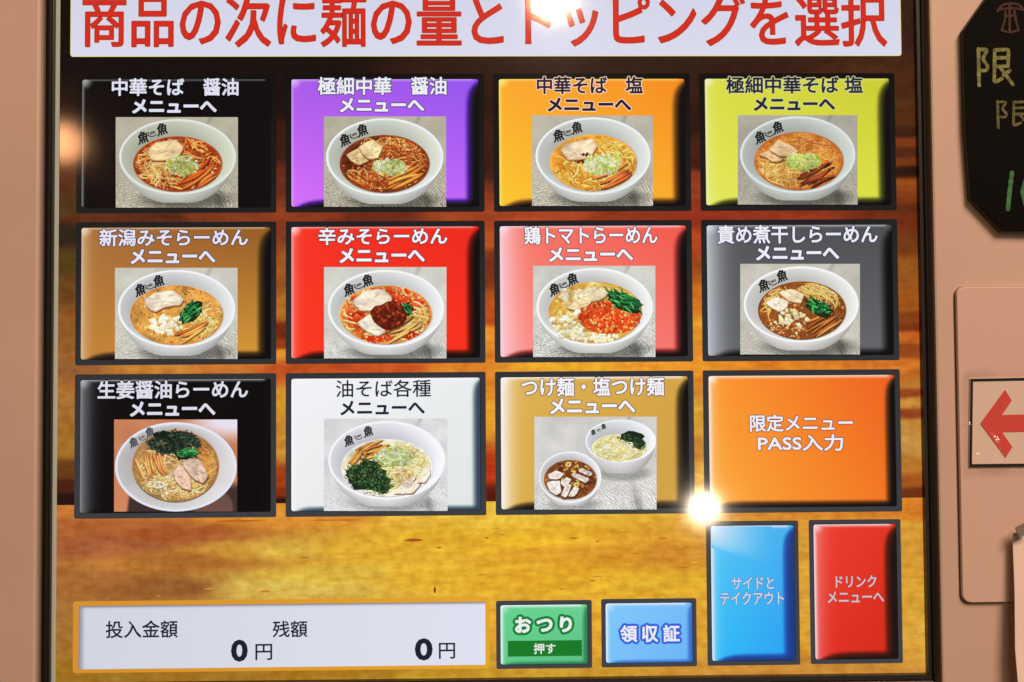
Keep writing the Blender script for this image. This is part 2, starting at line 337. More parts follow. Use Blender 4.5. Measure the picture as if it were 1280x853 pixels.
def frame_col(v):
    """the dark button frames, paler downwards: viewing angle and reflection put into the colour"""
    V = v[:, 1]; k = np.interp(V, [-40, 60, 160, 230, 350, 400, 560, 720], [0, .1, .35, .5, .75, .85, 1, 1.05])[:, None]
    return np.array([8, 8, 8]) * (1 - k) + np.array([62, 64, 68]) * k
def bevel_face(mb, x0, y0, x1, y1, cols, hl=(1., 1., 1.), hlw=3.0, soft=.0, softw=14, corner=1.0, dark=1.0, bev=11, dcol=(8, 8, 10), mid=None, white=(245, 245, 250), r=2.5, w=-.8, nx=84, ny=60):
    """glassy button face drawn by the menu program"""
    s = np.linspace(0, 1, nx); s = s + .06 * np.sin(2 * np.pi * s) * -1; t = np.linspace(0, 1, ny); t = t - .06 * np.sin(2 * np.pi * t)
    A, B = np.meshgrid(s, t); W, H = x1 - x0, y1 - y0; u = A * W; v = B * H
    # rounded corners
    cx = np.clip(u, r, W - r); cy = np.clip(v, r, H - r); du, dv = u - cx, v - cy; L = np.hypot(du, dv)
    k = np.maximum(np.abs(du), np.abs(dv)) / np.maximum(L, 1e-6); k = np.where(L > 1e-6, k, 1); uu, vv = cx + du * k, cy + dv * k
    tl, tr, bl_, br_ = [np.array(c, float) for c in cols]
    a = A[..., None]; b = B[..., None]; col = (tl * (1 - a) + tr * a) * (1 - b) + (bl_ * (1 - a) + br_ * a) * b
    dr, db, dl, dt = W - u, H - v, u, v
    wht = np.array(white, float)
    if soft: col = col + (wht - col) * (soft * np.exp(-(dl / softw) ** 1.6))[..., None]
    k = bev / 13.0
    D = np.clip((21 * k * (1 - np.exp(-((dt + .5) / (11 * k)) ** 1.1)) - dr) / (17 * k), 0, 1.15)
    E = np.clip((13 * k * (1 - np.exp(-(np.maximum(dl - 1, 0) / (17 * k)) ** 1.3)) - db) / (13 * k), 0, 1.15)
    dk = sstep(0, .95, np.hypot(D, E)) * dark
    if mid is not None:
        m1 = np.clip(np.sin(np.pi * np.clip(dk, 0, 1)), 0, 1)[..., None]; col = col * (1 - m1 * .85) + np.array(mid, float) * m1 * .85
    col = col * (1 - dk[..., None]) + np.array(dcol, float) * dk[..., None]
    h = hl[0] * np.exp(-(dl / hlw) ** 2) * sstep(0, 6, db + 3) + hl[1] * np.exp(-(dt / (hlw * .75)) ** 2) * sstep(3, 10, dr)
    h = np.maximum(h, corner * sstep(15, 3, np.hypot(dl * .95, dt * 1.0)))
    h = np.clip(h, 0, 1)[..., None]; col = col * (1 - h) + wht * h
    mb.add(np.column_stack([(x0 + uu).ravel(), (y0 + vv).ravel(), np.full(uu.size, w)]), grid_faces(nx, ny), np.clip(col.reshape(-1, 3), 0, 255))
def button(name, box, label, cols, inset=6.8, **kw):
    x0, y0, x1, y1 = box
    b = empty(name, to_world(np.array([(x0 + x1) / 2, (y0 + y1) / 2, -.5])), machine, label=label)
    mb = MB(); n = 8
    o = rrect(x0, y0, x1, y1, 2.2); i = rrect(x0 + inset - .6, y0 + inset - .6, x1 - inset + .6, y1 - inset + .6, 2.6)
    ring_mesh(mb, o, i, -.4, frame_col); mb.build('button_frame', M_DISP, b)
    mb = MB(); flat_poly(mb, rrect(x0 + inset - .8, y0 + inset - .8, x1 - inset + .8, y1 - inset + .8, 2.6), -.3, lambda v: frame_col(v) * .3); mb.build('button_back', M_DISP, b)
    mb = MB(); bevel_face(mb, x0 + inset, y0 + inset, x1 - inset, y1 - inset, cols, **kw); mb.build('button_face', M_DISP, b)
    return b
PX, PY, BW, BH = 247.0, 179.755, 235.94, 169.09
NAVY = (22, 20, 48); WHT = (240, 240, 250)
MENU = {}
spec = [
 # col,row,label,face colours, options, lines, fill, outline
 (0,0,'black menu button with soy sauce ramen photo, top left on the screen',[(6,6,9)]*4,dict(white=(188,192,188),hlw=1.9,corner=.85,hl=(.75,.55)),[('中華そば　醤油',(140.8,98.8,298.8,120.6)),('メニューへ',(166.2,125.1,271.6,142.5))],(228,228,245),(12,12,24)),
 (1,0,'purple menu button with thin noodle soy ramen photo',[(172,92,238),(150,86,240),(218,112,255),(194,104,255)],dict(mid=(84,28,215),hlw=2.2,white=(232,205,255),corner=.8,hl=(.55,.7)),[('極細中華　醤油',(397.5,97.3,558.3,119.5)),('メニューへ',(425,123.3,530.5,141.2))],WHT,NAVY),
 (2,0,'orange menu button with salt ramen photo and dark lettering',[(255,172,45),(250,142,32),(255,202,52),(255,176,44)],dict(mid=(190,105,20),hlw=2.4,white=(255,240,130),corner=.9,hl=(.8,.7)),[('中華そば　塩',(670.8,96.6,803.4,118.4)),('メニューへ',(684.2,122.9,788.9,140.3))],(38,24,48),(255,225,205)),
 (3,0,'lime yellow menu button with thin noodle salt ramen photo',[(222,224,70),(206,208,52),(232,236,92),(226,228,70)],dict(mid=(120,125,30),hlw=2.8,soft=.3,softw=9,white=(245,248,205),corner=.8,hl=(.5,.35)),[('極細中華そば 塩',(906.8,96.6,1077.7,117.8)),('メニューへ',(941.3,122.4,1043.1,139.4))],(36,38,66),(215,220,150)),
 (0,1,'brown menu button with miso ramen photo, left of the red one',[(172,112,60),(150,92,38),(196,130,55),(222,158,58)],dict(mid=(96,68,26),hlw=2.2,soft=.45,softw=9,white=(240,222,190),corner=.85,hl=(.35,.7)),[('新潟みそらーめん',(125.2,286.7,310.6,307.9)),('メニューへ',(164.2,311.9,270,330.2))],(232,230,248),(50,40,70)),
 (1,1,'bright red menu button with spicy miso ramen photo',[(250,52,36),(240,42,28),(255,56,34),(255,50,28)],dict(mid=(150,18,10),hlw=2.2,soft=.32,softw=8,white=(255,205,205),corner=1.,hl=(.6,.75)),[('辛みそらーめん',(398.4,285.2,559.4,306.3)),('メニューへ',(424.6,310.8,531.2,329))],(248,246,255),(60,20,50)),
 (2,1,'salmon pink menu button with chicken and tomato ramen photo',[(252,122,104),(246,92,78),(255,150,140),(250,120,112)],dict(mid=(215,50,50),hlw=2.6,soft=.72,softw=20,white=(255,222,236),corner=1.,hl=(.6,.85)),[('鶏トマトらーめん',(655.2,283.4,821.7,305.7)),('メニューへ',(685.8,309.7,791.2,327.5))],(248,246,255),(70,30,66)),
 (3,1,'dark grey menu button with dried sardine ramen photo',[(84,86,88),(78,80,82),(96,98,104),(104,106,112)],dict(hlw=2.6,soft=.72,softw=18,white=(214,218,228),corner=.9,hl=(.35,.7)),[('責め煮干しらーめん',(896.1,282.3,1096.2,304.5)),('メニューへ',(944.2,307.9,1048.3,325.7))],(240,240,252),(30,32,72)),
 (0,2,'black menu button with ginger soy ramen photo, below the brown one',[(12,12,14),(6,6,8),(6,6,8),(4,4,6)],dict(hlw=2.3,soft=.55,softw=13,white=(190,192,198),corner=.75,hl=(.3,.85)),[('生姜醤油らーめん',(123,476,310.6,497.9)),('メニューへ',(163.5,502.3,270,520.2))],(226,226,238),(16,16,24)),
 (1,2,'white menu button with soupless oil noodle photo',[(246,247,252),(238,241,242),(240,241,240),(230,234,233)],dict(mid=(196,214,208),dcol=(40,58,78),bev=7,white=(252,250,255),corner=1.,dark=.92),[('油そば各種',(420.2,475.2,539,496.3)),('メニューへ',(425.8,501.2,531.2,518.6))],(30,34,58),None),
 (2,2,'gold menu button with dipping noodle photo of two bowls',[(226,180,82),(216,168,72),(222,176,76),(208,160,66)],dict(mid=(120,88,40),hlw=3.,soft=.9,softw=14,white=(255,246,240),corner=1.,hl=(.7,1.)),[('つけ麺・塩つけ麺',(651.7,472.3,829.9,495)),('メニューへ',(687.3,498.5,793.8,517.3))],(250,248,255),(84,62,82)),
 (3,2,'plain orange menu button with no food photo',[(255,156,50),(242,98,30),(255,170,54),(246,120,34)],dict(mid=(160,80,20),hlw=3.2,soft=.35,softw=10,white=(255,240,228),bev=9,corner=.95,hl=(.85,.85)),[('限定メニュー',(936.4,518.4,1065.4,539.1)),('PASS入力',(946.4,543.6,1053.4,563.6))],(246,240,250),(120,66,60)),
]
for (c, r, lab, cols, kw, lines, fill, outl) in spec:
    x0, y0 = c * PX, r * PY
    if r == 0: y0 += 3.2
    b = button('menu_button', (x0, y0, x0 + BW, r * PY + BH), lab, cols, **kw); MENU[(c, r)] = b
    for i, (t, bx) in enumerate(lines):
        bold = .52 if i == 0 else .9
        if c == 1 and r == 2: bold = .22 if i == 0 else .7
        if c == 3 and r == 2: bold = .5
        text_part('lettering', t, bx, fill, b, w=-2.4, bold=bold, outline=outl, ow=.85)

# header banner
x0, y1 = ui(89, 70.3); x1, _ = ui(1125.8, 68.8)
hb = empty('header_banner', to_world(np.array([(x0 + x1) / 2, -52, -.5])), machine, label='pale lilac banner of red lettering along the top')
mb = MB(); ring_mesh(mb, rrect(x0 - .9, -92, x1 + .9, y1 + 1.1, 3.4), rrect(x0, -91, x1, y1, 3), -.5, (236, 226, 150)); mb.build('banner_edge', M_DISP, hb)
mb = MB(); flat_poly(mb, rrect(x0, -91, x1, y1, 3), -.4, lambda v: np.array([214, 216, 236]) + np.outer((v[:, 1] + 90) / 70, [8, 6, 6])); mb.build('banner_face', M_DISP, hb)
text_part('lettering', '商品の次に麺の量とトッピングを選択', (104.5, -6.5, 1108, 58.5), (216, 44, 32), hb, w=-1.5, bold=.38, outline=(128, 24, 24), ow=.7, halo=(232, 200, 190), hw=1.5)

# payment panel
p = empty('payment_panel', to_world(np.array([240, 660, -.5])), machine, label='pale grey panel showing two zero yen amounts')
a = ui(91.6, 751.7); b_ = ui(612.5, 840.3); i0 = ui(98.6, 757.6); i1 = ui(607, 834.6)
X0, Y0, X1, Y1 = a[0], (a[1] + 0.2), b_[0], ui(350, 838.6)[1]; I0, J0, I1, J1 = i0[0], i0[1], i1[0], ui(350, 834)[1]
mb = MB(); ring_mesh(mb, rrect(X0, Y0, X1, Y1, 3.5), rrect(I0, J0, I1, J1, .8), -.4, lambda v: np.array([218, 146, 44]) + np.outer(np.clip(v[:, 0] / 500, 0, 1), [14, 22, -2])); mb.build('panel_border', M_DISP, p)
mb = MB(); nx, ny = 60, 24; U, V = np.meshgrid(np.linspace(I0, I1, nx) , J0 + (J1 - J0) * np.linspace(0, 1, ny) ** 1.8)
colr = np.array([212, 217, 229]) + (U / 560)[..., None] * np.array([18, 14, 18]); sh = np.maximum(np.exp(-((V - J0) / 2.2) ** 2), np.exp(-((U - I0) / 2.2) ** 2)) * .62
colr = colr * (1 - sh[..., None]) + np.array([90, 78, 88]) * sh[..., None]
mb.add(np.column_stack([U.ravel(), V.ravel(), np.full(U.size, -.35)]), grid_faces(nx, ny), colr.reshape(-1, 3)); mb.build('panel_face', M_DISP, p)
for t, bx, bo in (('投入金額', (132.5, 776, 222.5, 797), .3), ('残額', (341, 776, 384.5, 796.5), .3), ('0', (289, 799.5, 310, 827), 1.35), ('円', (319.5, 805, 340.5, 825), .25), ('0', (518.5, 797.8, 541, 825.5), 1.35), ('円', (548.6, 803.6, 569, 823.3), .25)):
    text_part('lettering', t, bx, (26, 32, 46), p, w=-1.0, bold=bo)

def ubox(x0, y0, x1, y1):
    a = ui(x0, y0); b = ui(x1, y1); return (a[0], a[1], b[0], b[1])
# change and receipt buttons
b = button('change_button', ubox(620, 751.2, 740.3, 835), 'small green change button at the bottom of the screen', [(104, 214, 148), (108, 212, 150), (96, 204, 140), (92, 196, 132)], inset=5.2, hlw=3.2, white=(236, 250, 246), corner=.6, bev=5, dcol=(30, 110, 70), dark=.75, nx=50, ny=40)
mb = MB(); q = ubox(634.8, 801, 727.3, 819.6); flat_poly(mb, np.array([(q[0], q[1]), (q[2], q[1]), (q[2], q[3]), (q[0], q[3])]), -1.3, (20, 124, 40)); mb.build('green_bar', M_DISP, b)
for t, bx in (('お', (643.5, 770.8, 664, 790.8)), ('つ', (670.5, 773, 690.8, 789.5)), ('り', (699.5, 770.3, 715, 790))):
    text_part('lettering', t, bx, (238, 244, 240), b, w=-2.0, bold=.95, outline=(22, 128, 56), ow=3.0)
text_part('lettering', '押す', (667, 803.8, 694.5, 817), (225, 240, 228), b, w=-2.0, bold=.28)
b = button('receipt_button', ubox(751.3, 749, 871.2, 833), 'small light blue receipt button right of the green one', [(130, 204, 255), (118, 192, 252), (122, 198, 255), (108, 184, 250)], inset=5.2, hlw=3., white=(232, 240, 255), corner=.6, bev=5, dcol=(40, 84, 190), dark=.75, nx=50, ny=40)
for t, bx in (('領', (775, 781.2, 796.5, 802.3)), ('収', (802, 781.2, 822.5, 802.3)), ('証', (828.3, 780.8, 849.5, 802))):
    text_part('lettering', t, bx, (236, 238, 252), b, w=-2.0, bold=.6, outline=(52, 98, 226), ow=2.7)
# side dish and drink buttons
bS = button('side_menu_button', ubox(882.2, 651.8, 1000.2, 831), 'tall sky blue button for side dishes beside the red one', [(86, 200, 250), (70, 178, 240), (44, 192, 252), (40, 160, 248)], inset=5.6, mid=(36, 96, 214), hlw=3., white=(228, 236, 250), corner=.8, soft=.4, softw=8, bev=10, dcol=(20, 50, 120), dark=.9)
mb = MB(); x0_, y0_ = ui(888.5, 658.5); FW, FH = 100.0, 163.0   # white gloss sweep on the blue button
n = 22; v = []; c = []
for k in range(n):
    for j in range(9):
        q = k / (n - 1); t = j / 8; x = q * 72; y = (24 + 22 * q ** .8) * t; kk = (1 - q) ** 1.3 * (1 - t ** 4) * .85; a_, b__ = x / FW, y / FH
        base = (np.array([86, 200, 250]) * (1 - a_) + np.array([70, 178, 240]) * a_) * (1 - b__) + (np.array([44, 192, 252]) * (1 - a_) + np.array([40, 160, 248]) * a_) * b__
        v.append((x0_ + x, y0_ + y, -1.2)); c.append(base * (1 - kk) + np.array([236, 234, 246]) * kk)
mb.add(v, [(k * 9 + j, k * 9 + j + 1, (k + 1) * 9 + j + 1, (k + 1) * 9 + j) for k in range(n - 1) for j in range(8)], np.array(c)); mb.build('gloss_sweep', M_DISP, bS)
for t, bx in (('サイドと', (913.8, 721.3, 967.4, 736.2)), ('テイクアウト', (899.3, 739.8, 979.4, 755.4))):
    text_part('lettering', t, bx, (206, 214, 238), bS, w=-2.2, bold=.35, outline=(60, 92, 150), ow=.5)
bD = button('drink_menu_button', ubox(1010.6, 650, 1128.6, 829), 'tall red button for drinks in the lower right corner', [(240, 64, 50), (228, 52, 34), (232, 46, 34), (214, 42, 22)], inset=5.6, mid=(130, 28, 12), hlw=3., white=(250, 216, 224), corner=.9, soft=.35, softw=12, bev=11, dcol=(26, 16, 14))
for t, bx in (('ドリンク', (1043.6, 719.3, 1094.8, 733.8)), ('メニューへ', (1033.5, 739, 1104.4, 753))):
    text_part('lettering', t, bx, (226, 190, 200), bD, w=-2.2, bold=.35, outline=(110, 60, 66), ow=.5)

# ------------------------------------------------------------------ food photos on the buttons
ORX = [90, 350, 610, 870]; ORY = [85, 270, 460]; KS = 4.488
class Dish:
    def __init__(s, c, r):
        s.c, s.r = c, r; s.par = MENU[(c, r)]; s.w = -1.0; s.rg = random.Random(c * 17 + r * 5 + 3); s.clip = None; s.tex = False
        Y, X = np.mgrid[0:200, 0:300] * 4.0; s.T = 1 + .42 * (fbm(X / 13, Y / 13, c * 7 + r + 5, 3) - .5) + .34 * (fbm(X / 70, Y / 70, c * 3 + r + 90, 2) - .5)
    def P(s, pts):
        pts = np.asarray(pts, float); return ui(ORX[s.c] + pts[:, 0] / KS, ORY[s.r] + pts[:, 1] / KS)
    def new(s): s.mb = MB(); s.w -= .02
    def done(s, name, kind=None, label=None):
        if name == 'noodles' and s.clip:
            for _ in range(46):
                a = s.rg.uniform(0, 6.283); q = math.sqrt(s.rg.random()) * .94; x = s.clip[0] + s.clip[2] * q * math.cos(a); y = s.clip[1] + s.clip[3] * q * math.sin(a); s.blob(x, y, s.rg.uniform(2, 5), s.rg.uniform(1.2, 2.4), s.rg.uniform(0, 3), (255, 246, 220), (250, 214, 160), n=6)
        return s.mb.build(name, M_DISP, s.par, kind=kind, label=label)
    def jit(s, c, a):
        k = s.rg.uniform(-a, a); return np.clip(np.array(c, float) * (1 + k) + np.array([s.rg.uniform(-a, a) * 40 for _ in range(3)]) * .4, 0, 255)
    def put(s, v2, f, c):
        if s.tex:
            q = np.asarray(v2, float); m = s.T[np.clip(q[:, 1] / 4, 0, 199).astype(int), np.clip(q[:, 0] / 4, 0, 299).astype(int)]; c = np.asarray(c, float) * m[:, None] * 1.03
        s.w -= .0008; v = s.P(v2); s.mb.add(np.column_stack([v, np.full(len(v), s.w)]), f, np.clip(c, 0, 255))
    def blob(s, x, y, rx, ry, ang, cc, ce, n=9, wob=.22, hi=None):
        ca, sa = math.cos(ang), math.sin(ang); pts = [(x, y)]; 
        for k in range(n):
            a = 2 * math.pi * k / n; q = 1 + s.rg.uniform(-wob, wob); px, py = math.cos(a) * rx * q, math.sin(a) * ry * q
            pts.append((x + px * ca - py * sa, y + px * sa + py * ca))
        pts = np.array(pts); col = np.tile(np.array(ce, float), (n + 1, 1)); col[0] = cc
        if hi is not None:
            t = np.clip((y - pts[1:, 1]) / max(ry, 1) * .5 + .5, 0, 1)[:, None]; col[1:] = col[1:] * (1 - t) + np.array(hi, float) * t
        s.put(pts, [(0, 1 + (i + 1) % n, 1 + i) for i in range(n)], col)
    def strand(s, pts, w, c, lo=.62, hi=1.22):
        pts = np.asarray(pts, float); n = len(pts); t = np.gradient(pts, axis=0); L = np.hypot(t[:, 0], t[:, 1])[:, None] + 1e-6; nn = np.column_stack([-t[:, 1], t[:, 0]]) / L
        sg = np.where(nn[:, 1:2] > 0, -1, 1); nn = nn * sg     # normal points up in the picture
        tap = np.minimum(1, np.minimum(np.arange(n), np.arange(n)[::-1])[:, None] * .8 + .35) * w / 2
        c = np.array(c, float); up = pts + nn * tap; dn = pts - nn * tap
        v = np.concatenate([up, pts + nn * tap * .25, dn]); col = np.concatenate([np.tile(c * .95, (n, 1)), np.tile(c * hi, (n, 1)), np.tile(c * lo, (n, 1))])
        f = [(k, k + 1, n + k + 1, n + k) for k in range(n - 1)] + [(n + k, n + k + 1, 2 * n + k + 1, 2 * n + k) for k in range(n - 1)]
        s.put(v, f, col)
    def inside(s, x, y, e, m=1.0):
        return ((x - e[0]) / (e[2] * m)) ** 2 + ((y - e[1]) / (e[3] * m)) ** 2 < 1
    def noodles(s, e, n, cols, w=(5, 8), L=(60, 130), curl=1.4, dirs=None, clip=None, lo=.6):
        clip = clip or s.clip
        for _ in range(int(n * 1.35)):
            a = s.rg.uniform(0, 6.283); q = math.sqrt(s.rg.random()); x = e[0] + e[2] * q * math.cos(a); y = e[1] + e[3] * q * math.sin(a)
            th = s.rg.choice(dirs) + s.rg.gauss(0, .35) if dirs else s.rg.uniform(0, 6.283); cv = s.rg.uniform(-curl, curl) / 60; ln = s.rg.uniform(*L) * 1.2; st = ln / 7; pts = []
            for k in range(8):
                if clip and not s.inside(x, y, clip, .97): break
                pts.append((x, y)); x += math.cos(th) * st; y += math.sin(th) * st * .75; th += cv * st + s.rg.gauss(0, .05)
            if len(pts) > 3: s.strand(pts, s.rg.uniform(*w) * 1.25, s.jit(s.rg.choice(cols), .10), lo=max(lo, .68), hi=1.13)
    def specks(s, e, n, cols, r=(2, 5), clip=None, asp=1.0):
        clip = clip or s.clip
        for _ in range(n):
            a = s.rg.uniform(0, 6.283); q = math.sqrt(s.rg.random()); x = e[0] + e[2] * q * math.cos(a); y = e[1] + e[3] * q * math.sin(a)
            if clip and not s.inside(x, y, clip, .96): continue
            rr = s.rg.uniform(*r); c = s.jit(s.rg.choice(cols), .15); s.blob(x, y, rr, rr * s.rg.uniform(.5, 1) * asp, s.rg.uniform(0, 3), c * 1.08, c * .85, n=6, wob=.3)
    def chunks(s, e, n, cols, r=(8, 15), shade=.84, n_side=7):
        for _ in range(n):
            a = s.rg.uniform(0, 6.283); q = math.sqrt(s.rg.random()); x = e[0] + e[2] * q * math.cos(a); y = e[1] + e[3] * q * math.sin(a)
            rr = s.rg.uniform(*r); c = s.jit(s.rg.choice(cols), .06); an = s.rg.uniform(0, 3); ry = rr * s.rg.uniform(.55, .9)
            s.blob(x + 1.5, y + 3, rr * 1.04, ry * 1.04, an, c * min(1, shade * 1.1), c * min(1, shade * 1.05), n=n_side, wob=.3)
            s.blob(x, y, rr, ry, an, c * 1.05, c * .9, n=n_side, wob=.32, hi=c * 1.1)
    def sticks(s, x, y, ang, L, n, spread, cols, w=(13, 18), bend=.15, clip=None):
        clip = clip or s.clip
        for k in range(n):
            off_ = (k / (max(n - 1, 1)) - .5) * spread; a = ang + s.rg.gauss(0, .13); ln = L * s.rg.uniform(.7, 1.1)
            cx = x + math.cos(ang + 1.57) * off_ + s.rg.gauss(0, 8); cy = y + math.sin(ang + 1.57) * off_ + s.rg.gauss(0, 4); pts = []
            bd = s.rg.uniform(-bend, bend)
            for j in range(7):
                t = (j / 6 - .5); q = a + bd * t * 2; px = cx + math.cos(q) * ln * t; py = cy + math.sin(q) * ln * t
                if clip and not s.inside(px, py, clip, .99): continue
                pts.append((px, py))
            if len(pts) > 2:
                c = s.jit(s.rg.choice(cols), .12); W = s.rg.uniform(*w)
                s.strand(np.array(pts) + (2, 5), W, c * .5, lo=.8, hi=1.0); s.strand(pts, W, c, lo=.62, hi=1.22)
                s.strand(np.array(pts)[1:-1] + (0, -W * .18), W * .22, c * 1.35 + 14, lo=.95, hi=1.05) if len(pts) > 4 else None
    def leek(s, x, y, rx, ry, n=60, pal=None):
        n = int(n * 1.9)
        pal = pal or [(222, 226, 132), (200, 208, 98), (236, 236, 176), (158, 180, 76), (244, 243, 206)]
        s.blob(x, y + 2, rx * .9, ry * .9, 0, (196, 190, 100), (176, 160, 78), n=16, wob=.2)
        for _ in range(n):
            a = s.rg.uniform(0, 6.283); q = math.sqrt(s.rg.random()) * .95; px = x + rx * q * math.cos(a); py = y + ry * q * math.sin(a); c = s.jit(s.rg.choice(pal), .1) * (1.06 - .2 * (py - y + ry) / (2 * ry)); rr = s.rg.uniform(6, 12)
            t = s.rg.random()
            if t < .45:   # little ring
                an = s.rg.uniform(0, 3); pts = [(px + math.cos(an) * rr * math.cos(b) - math.sin(an) * rr * .6 * math.sin(b), py + math.sin(an) * rr * math.cos(b) + math.cos(an) * rr * .6 * math.sin(b)) for b in np.linspace(0, s.rg.uniform(3.5, 6.2), 9)]
                s.blob(px, py, rr * .8, rr * .5, an, c * .88, c * .8, n=7, wob=.1); s.strand(pts, s.rg.uniform(3.5, 6), c, lo=.72, hi=1.12)
            elif t < .8: s.blob(px, py, rr, rr * .55, s.rg.uniform(0, 3), np.minimum(c * 1.1, 250), c * .78, n=7)
            else:
                an = s.rg.uniform(0, 6); pts = [(px + math.cos(an) * d, py + math.sin(an) * d + .01 * d * d) for d in np.linspace(-14, 14, 5)]; s.strand(pts, 6, c * .95, lo=.7, hi=1.12)
    def slice(s, name, pts, c, edge, streaks=None, thick=7, shadow=True, label=None):
        """a slice of meat: outline, lit upper side, browned edge below"""
        s.new(); pts = np.array(pts, float); dens = []
        for i in range(len(pts)):
            p0, p1 = pts[i], pts[(i + 1) % len(pts)]
            for t in np.linspace(0, 1, 5)[:-1]: dens.append(p0 * (1 - t) + p1 * t + np.array([s.rg.uniform(-3.6, 3.6), s.rg.uniform(-3, 3)]))
        d = np.array(dens); d = (np.roll(d, 1, 0) * .5 + d * 2 + np.roll(d, -1, 0) * .5) / 3; d = pts.mean(0) + (d - pts.mean(0)) * 1.07
        n = len(d); ctr = d.mean(0); c = np.array(c, float); e = np.array(edge, float)
        fan = [(0, 1 + (i + 1) % n, 1 + i) for i in range(n)]
        if shadow: s.put(np.vstack([ctr, d]) + (3, thick + 4), fan, e * .42)
        s.put(np.vstack([ctr, d]) + (0, thick), fan, e * .85); s.put(np.vstack([ctr, d]) + (0, thick * .5), fan, e)
        mid = ctr + (d - ctr) * .86; v = np.vstack([ctr, ctr + (d - ctr) * .5, mid, d]); cc = [c * 1.02]
        for k_, base in ((.5, 1.0), (.86, 1.0), (1, .9)):
            for i in range(n): cc.append(c * base * (1 + s.rg.uniform(-.045, .045)) if k_ < 1 else (c * .55 + e * .45) * (1 + s.rg.uniform(-.1, .1)))
        f = [(0, 1 + (i + 1) % n, 1 + i) for i in range(n)] + [(1 + i, 1 + (i + 1) % n, 1 + n + (i + 1) % n, 1 + n + i) for i in range(n)] + [(1 + n + i, 1 + n + (i + 1) % n, 1 + 2 * n + (i + 1) % n, 1 + 2 * n + i) for i in range(n)]
        s.put(v, f, np.array(cc))
        for _ in range(26):  # fibres and fat
            a, b = s.rg.randrange(n), s.rg.random() * .7; x, y = ctr + (d[a] - ctr) * b; th = s.rg.uniform(-.5, .2); l = s.rg.uniform(10, 30)
            s.strand([(x + math.cos(th) * t * l, y + math.sin(th) * t * l) for t in (-.5, -.2, .2, .5)], s.rg.uniform(3, 7), s.jit(c * s.rg.choice([.84, 1.08, .9, 1.04]) * .85 + e * .15, .03), lo=.94, hi=1.04)
        for st in (streaks or []): s.strand(st, 5, e * .8, lo=.8, hi=1.0)
        return s.done(name, label=label)
    def leaf_bunch(s, name, cx, cy, rx, ry, ang, n=34, pal=((18, 70, 38), (28, 100, 48), (60, 140, 70), (10, 44, 26))):
        s.new(); s.blob(cx + 2, cy + 3, rx * .92, ry * .92, ang, (14, 36, 18), (24, 44, 18), n=14, wob=.2)
        for k in range(n):
            a = s.rg.uniform(0, 6.283); q = math.sqrt(s.rg.random()) * .75; px = cx + rx * q * math.cos(a) * math.cos(ang) - ry * q * math.sin(a) * math.sin(ang); py = cy + rx * q * math.cos(a) * math.sin(ang) + ry * q * math.sin(a) * math.cos(ang)
            th = ang + s.rg.gauss(0, .35); l = rx * s.rg.uniform(.35, .8); cv = s.rg.uniform(-.02, .02); c = s.jit(pal[k % len(pal)], .12)
            s.strand([(px + math.cos(th) * t * l, py + math.sin(th) * t * l + cv * (t * l) ** 2) for t in (-.5, -.3, 0, .3, .5)], s.rg.uniform(8, 15), c, lo=.5, hi=1.5)
        for k in range(10):
            a = s.rg.uniform(0, 6.283); px = cx + rx * .6 * math.cos(a); py = cy + ry * .6 * math.sin(a); s.strand([(px + math.cos(ang) * t, py + math.sin(ang) * t) for t in (-9, -3, 3, 9)], 2.6, (110, 175, 110), lo=.8, hi=1.1)
        return s.done(name)
    def scribble(s, name, pts, n, pal, r=(5, 10), base=(20, 34, 22)):
        """dark curly seaweed heap, following a list of (x, y, rx, ry) lobes"""
        s.new()
        for (x, y, rx, ry) in pts: s.blob(x, y, rx * .9, ry * .88, 0, base, base, n=14, wob=.2)
        for _ in range(n):
            x, y, rx, ry = s.rg.choice(pts); a = s.rg.uniform(0, 6.283); q = math.sqrt(s.rg.random()) * 1.04; px, py = x + rx * q * math.cos(a), y + ry * q * math.sin(a); c = s.jit(s.rg.choice(pal), .2); th = s.rg.uniform(0, 6.28); l = s.rg.uniform(*r) * 2.1
            if s.clip and not (s.inside(px, py, s.clip, 1.06) and s.inside(px + math.cos(th + .6) * l, py + math.sin(th + .6) * l, s.clip, 1.08)): continue
            s.strand([(px, py), (px + math.cos(th) * l * .4, py + math.sin(th) * l * .4), (px + math.cos(th + .5) * l * .8, py + math.sin(th + .5) * l * .8), (px + math.cos(th + 1.) * l, py + math.sin(th + 1.) * l)], s.rg.uniform(3.5, 6.5), c, lo=.55, hi=1.35)
        return s.done(name, kind='stuff')
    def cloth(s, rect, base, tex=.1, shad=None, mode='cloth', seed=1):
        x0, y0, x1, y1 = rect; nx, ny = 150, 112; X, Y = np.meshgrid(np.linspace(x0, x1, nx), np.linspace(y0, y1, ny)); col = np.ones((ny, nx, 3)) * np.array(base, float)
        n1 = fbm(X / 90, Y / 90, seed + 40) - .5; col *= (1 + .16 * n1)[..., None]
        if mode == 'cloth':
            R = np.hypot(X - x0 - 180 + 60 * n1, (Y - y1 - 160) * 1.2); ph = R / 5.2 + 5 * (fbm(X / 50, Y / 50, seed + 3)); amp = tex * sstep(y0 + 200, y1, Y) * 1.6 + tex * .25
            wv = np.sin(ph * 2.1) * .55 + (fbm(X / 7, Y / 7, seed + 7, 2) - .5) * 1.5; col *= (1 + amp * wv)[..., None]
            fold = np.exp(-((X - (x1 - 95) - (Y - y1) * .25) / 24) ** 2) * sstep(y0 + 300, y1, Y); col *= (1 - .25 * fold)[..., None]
            f2 = np.exp(-((X - (x1 - 150) + (Y - y0) * .5) / 12) ** 2) * sstep(y0 + 90, y0, Y); col *= (1 - .15 * f2)[..., None]
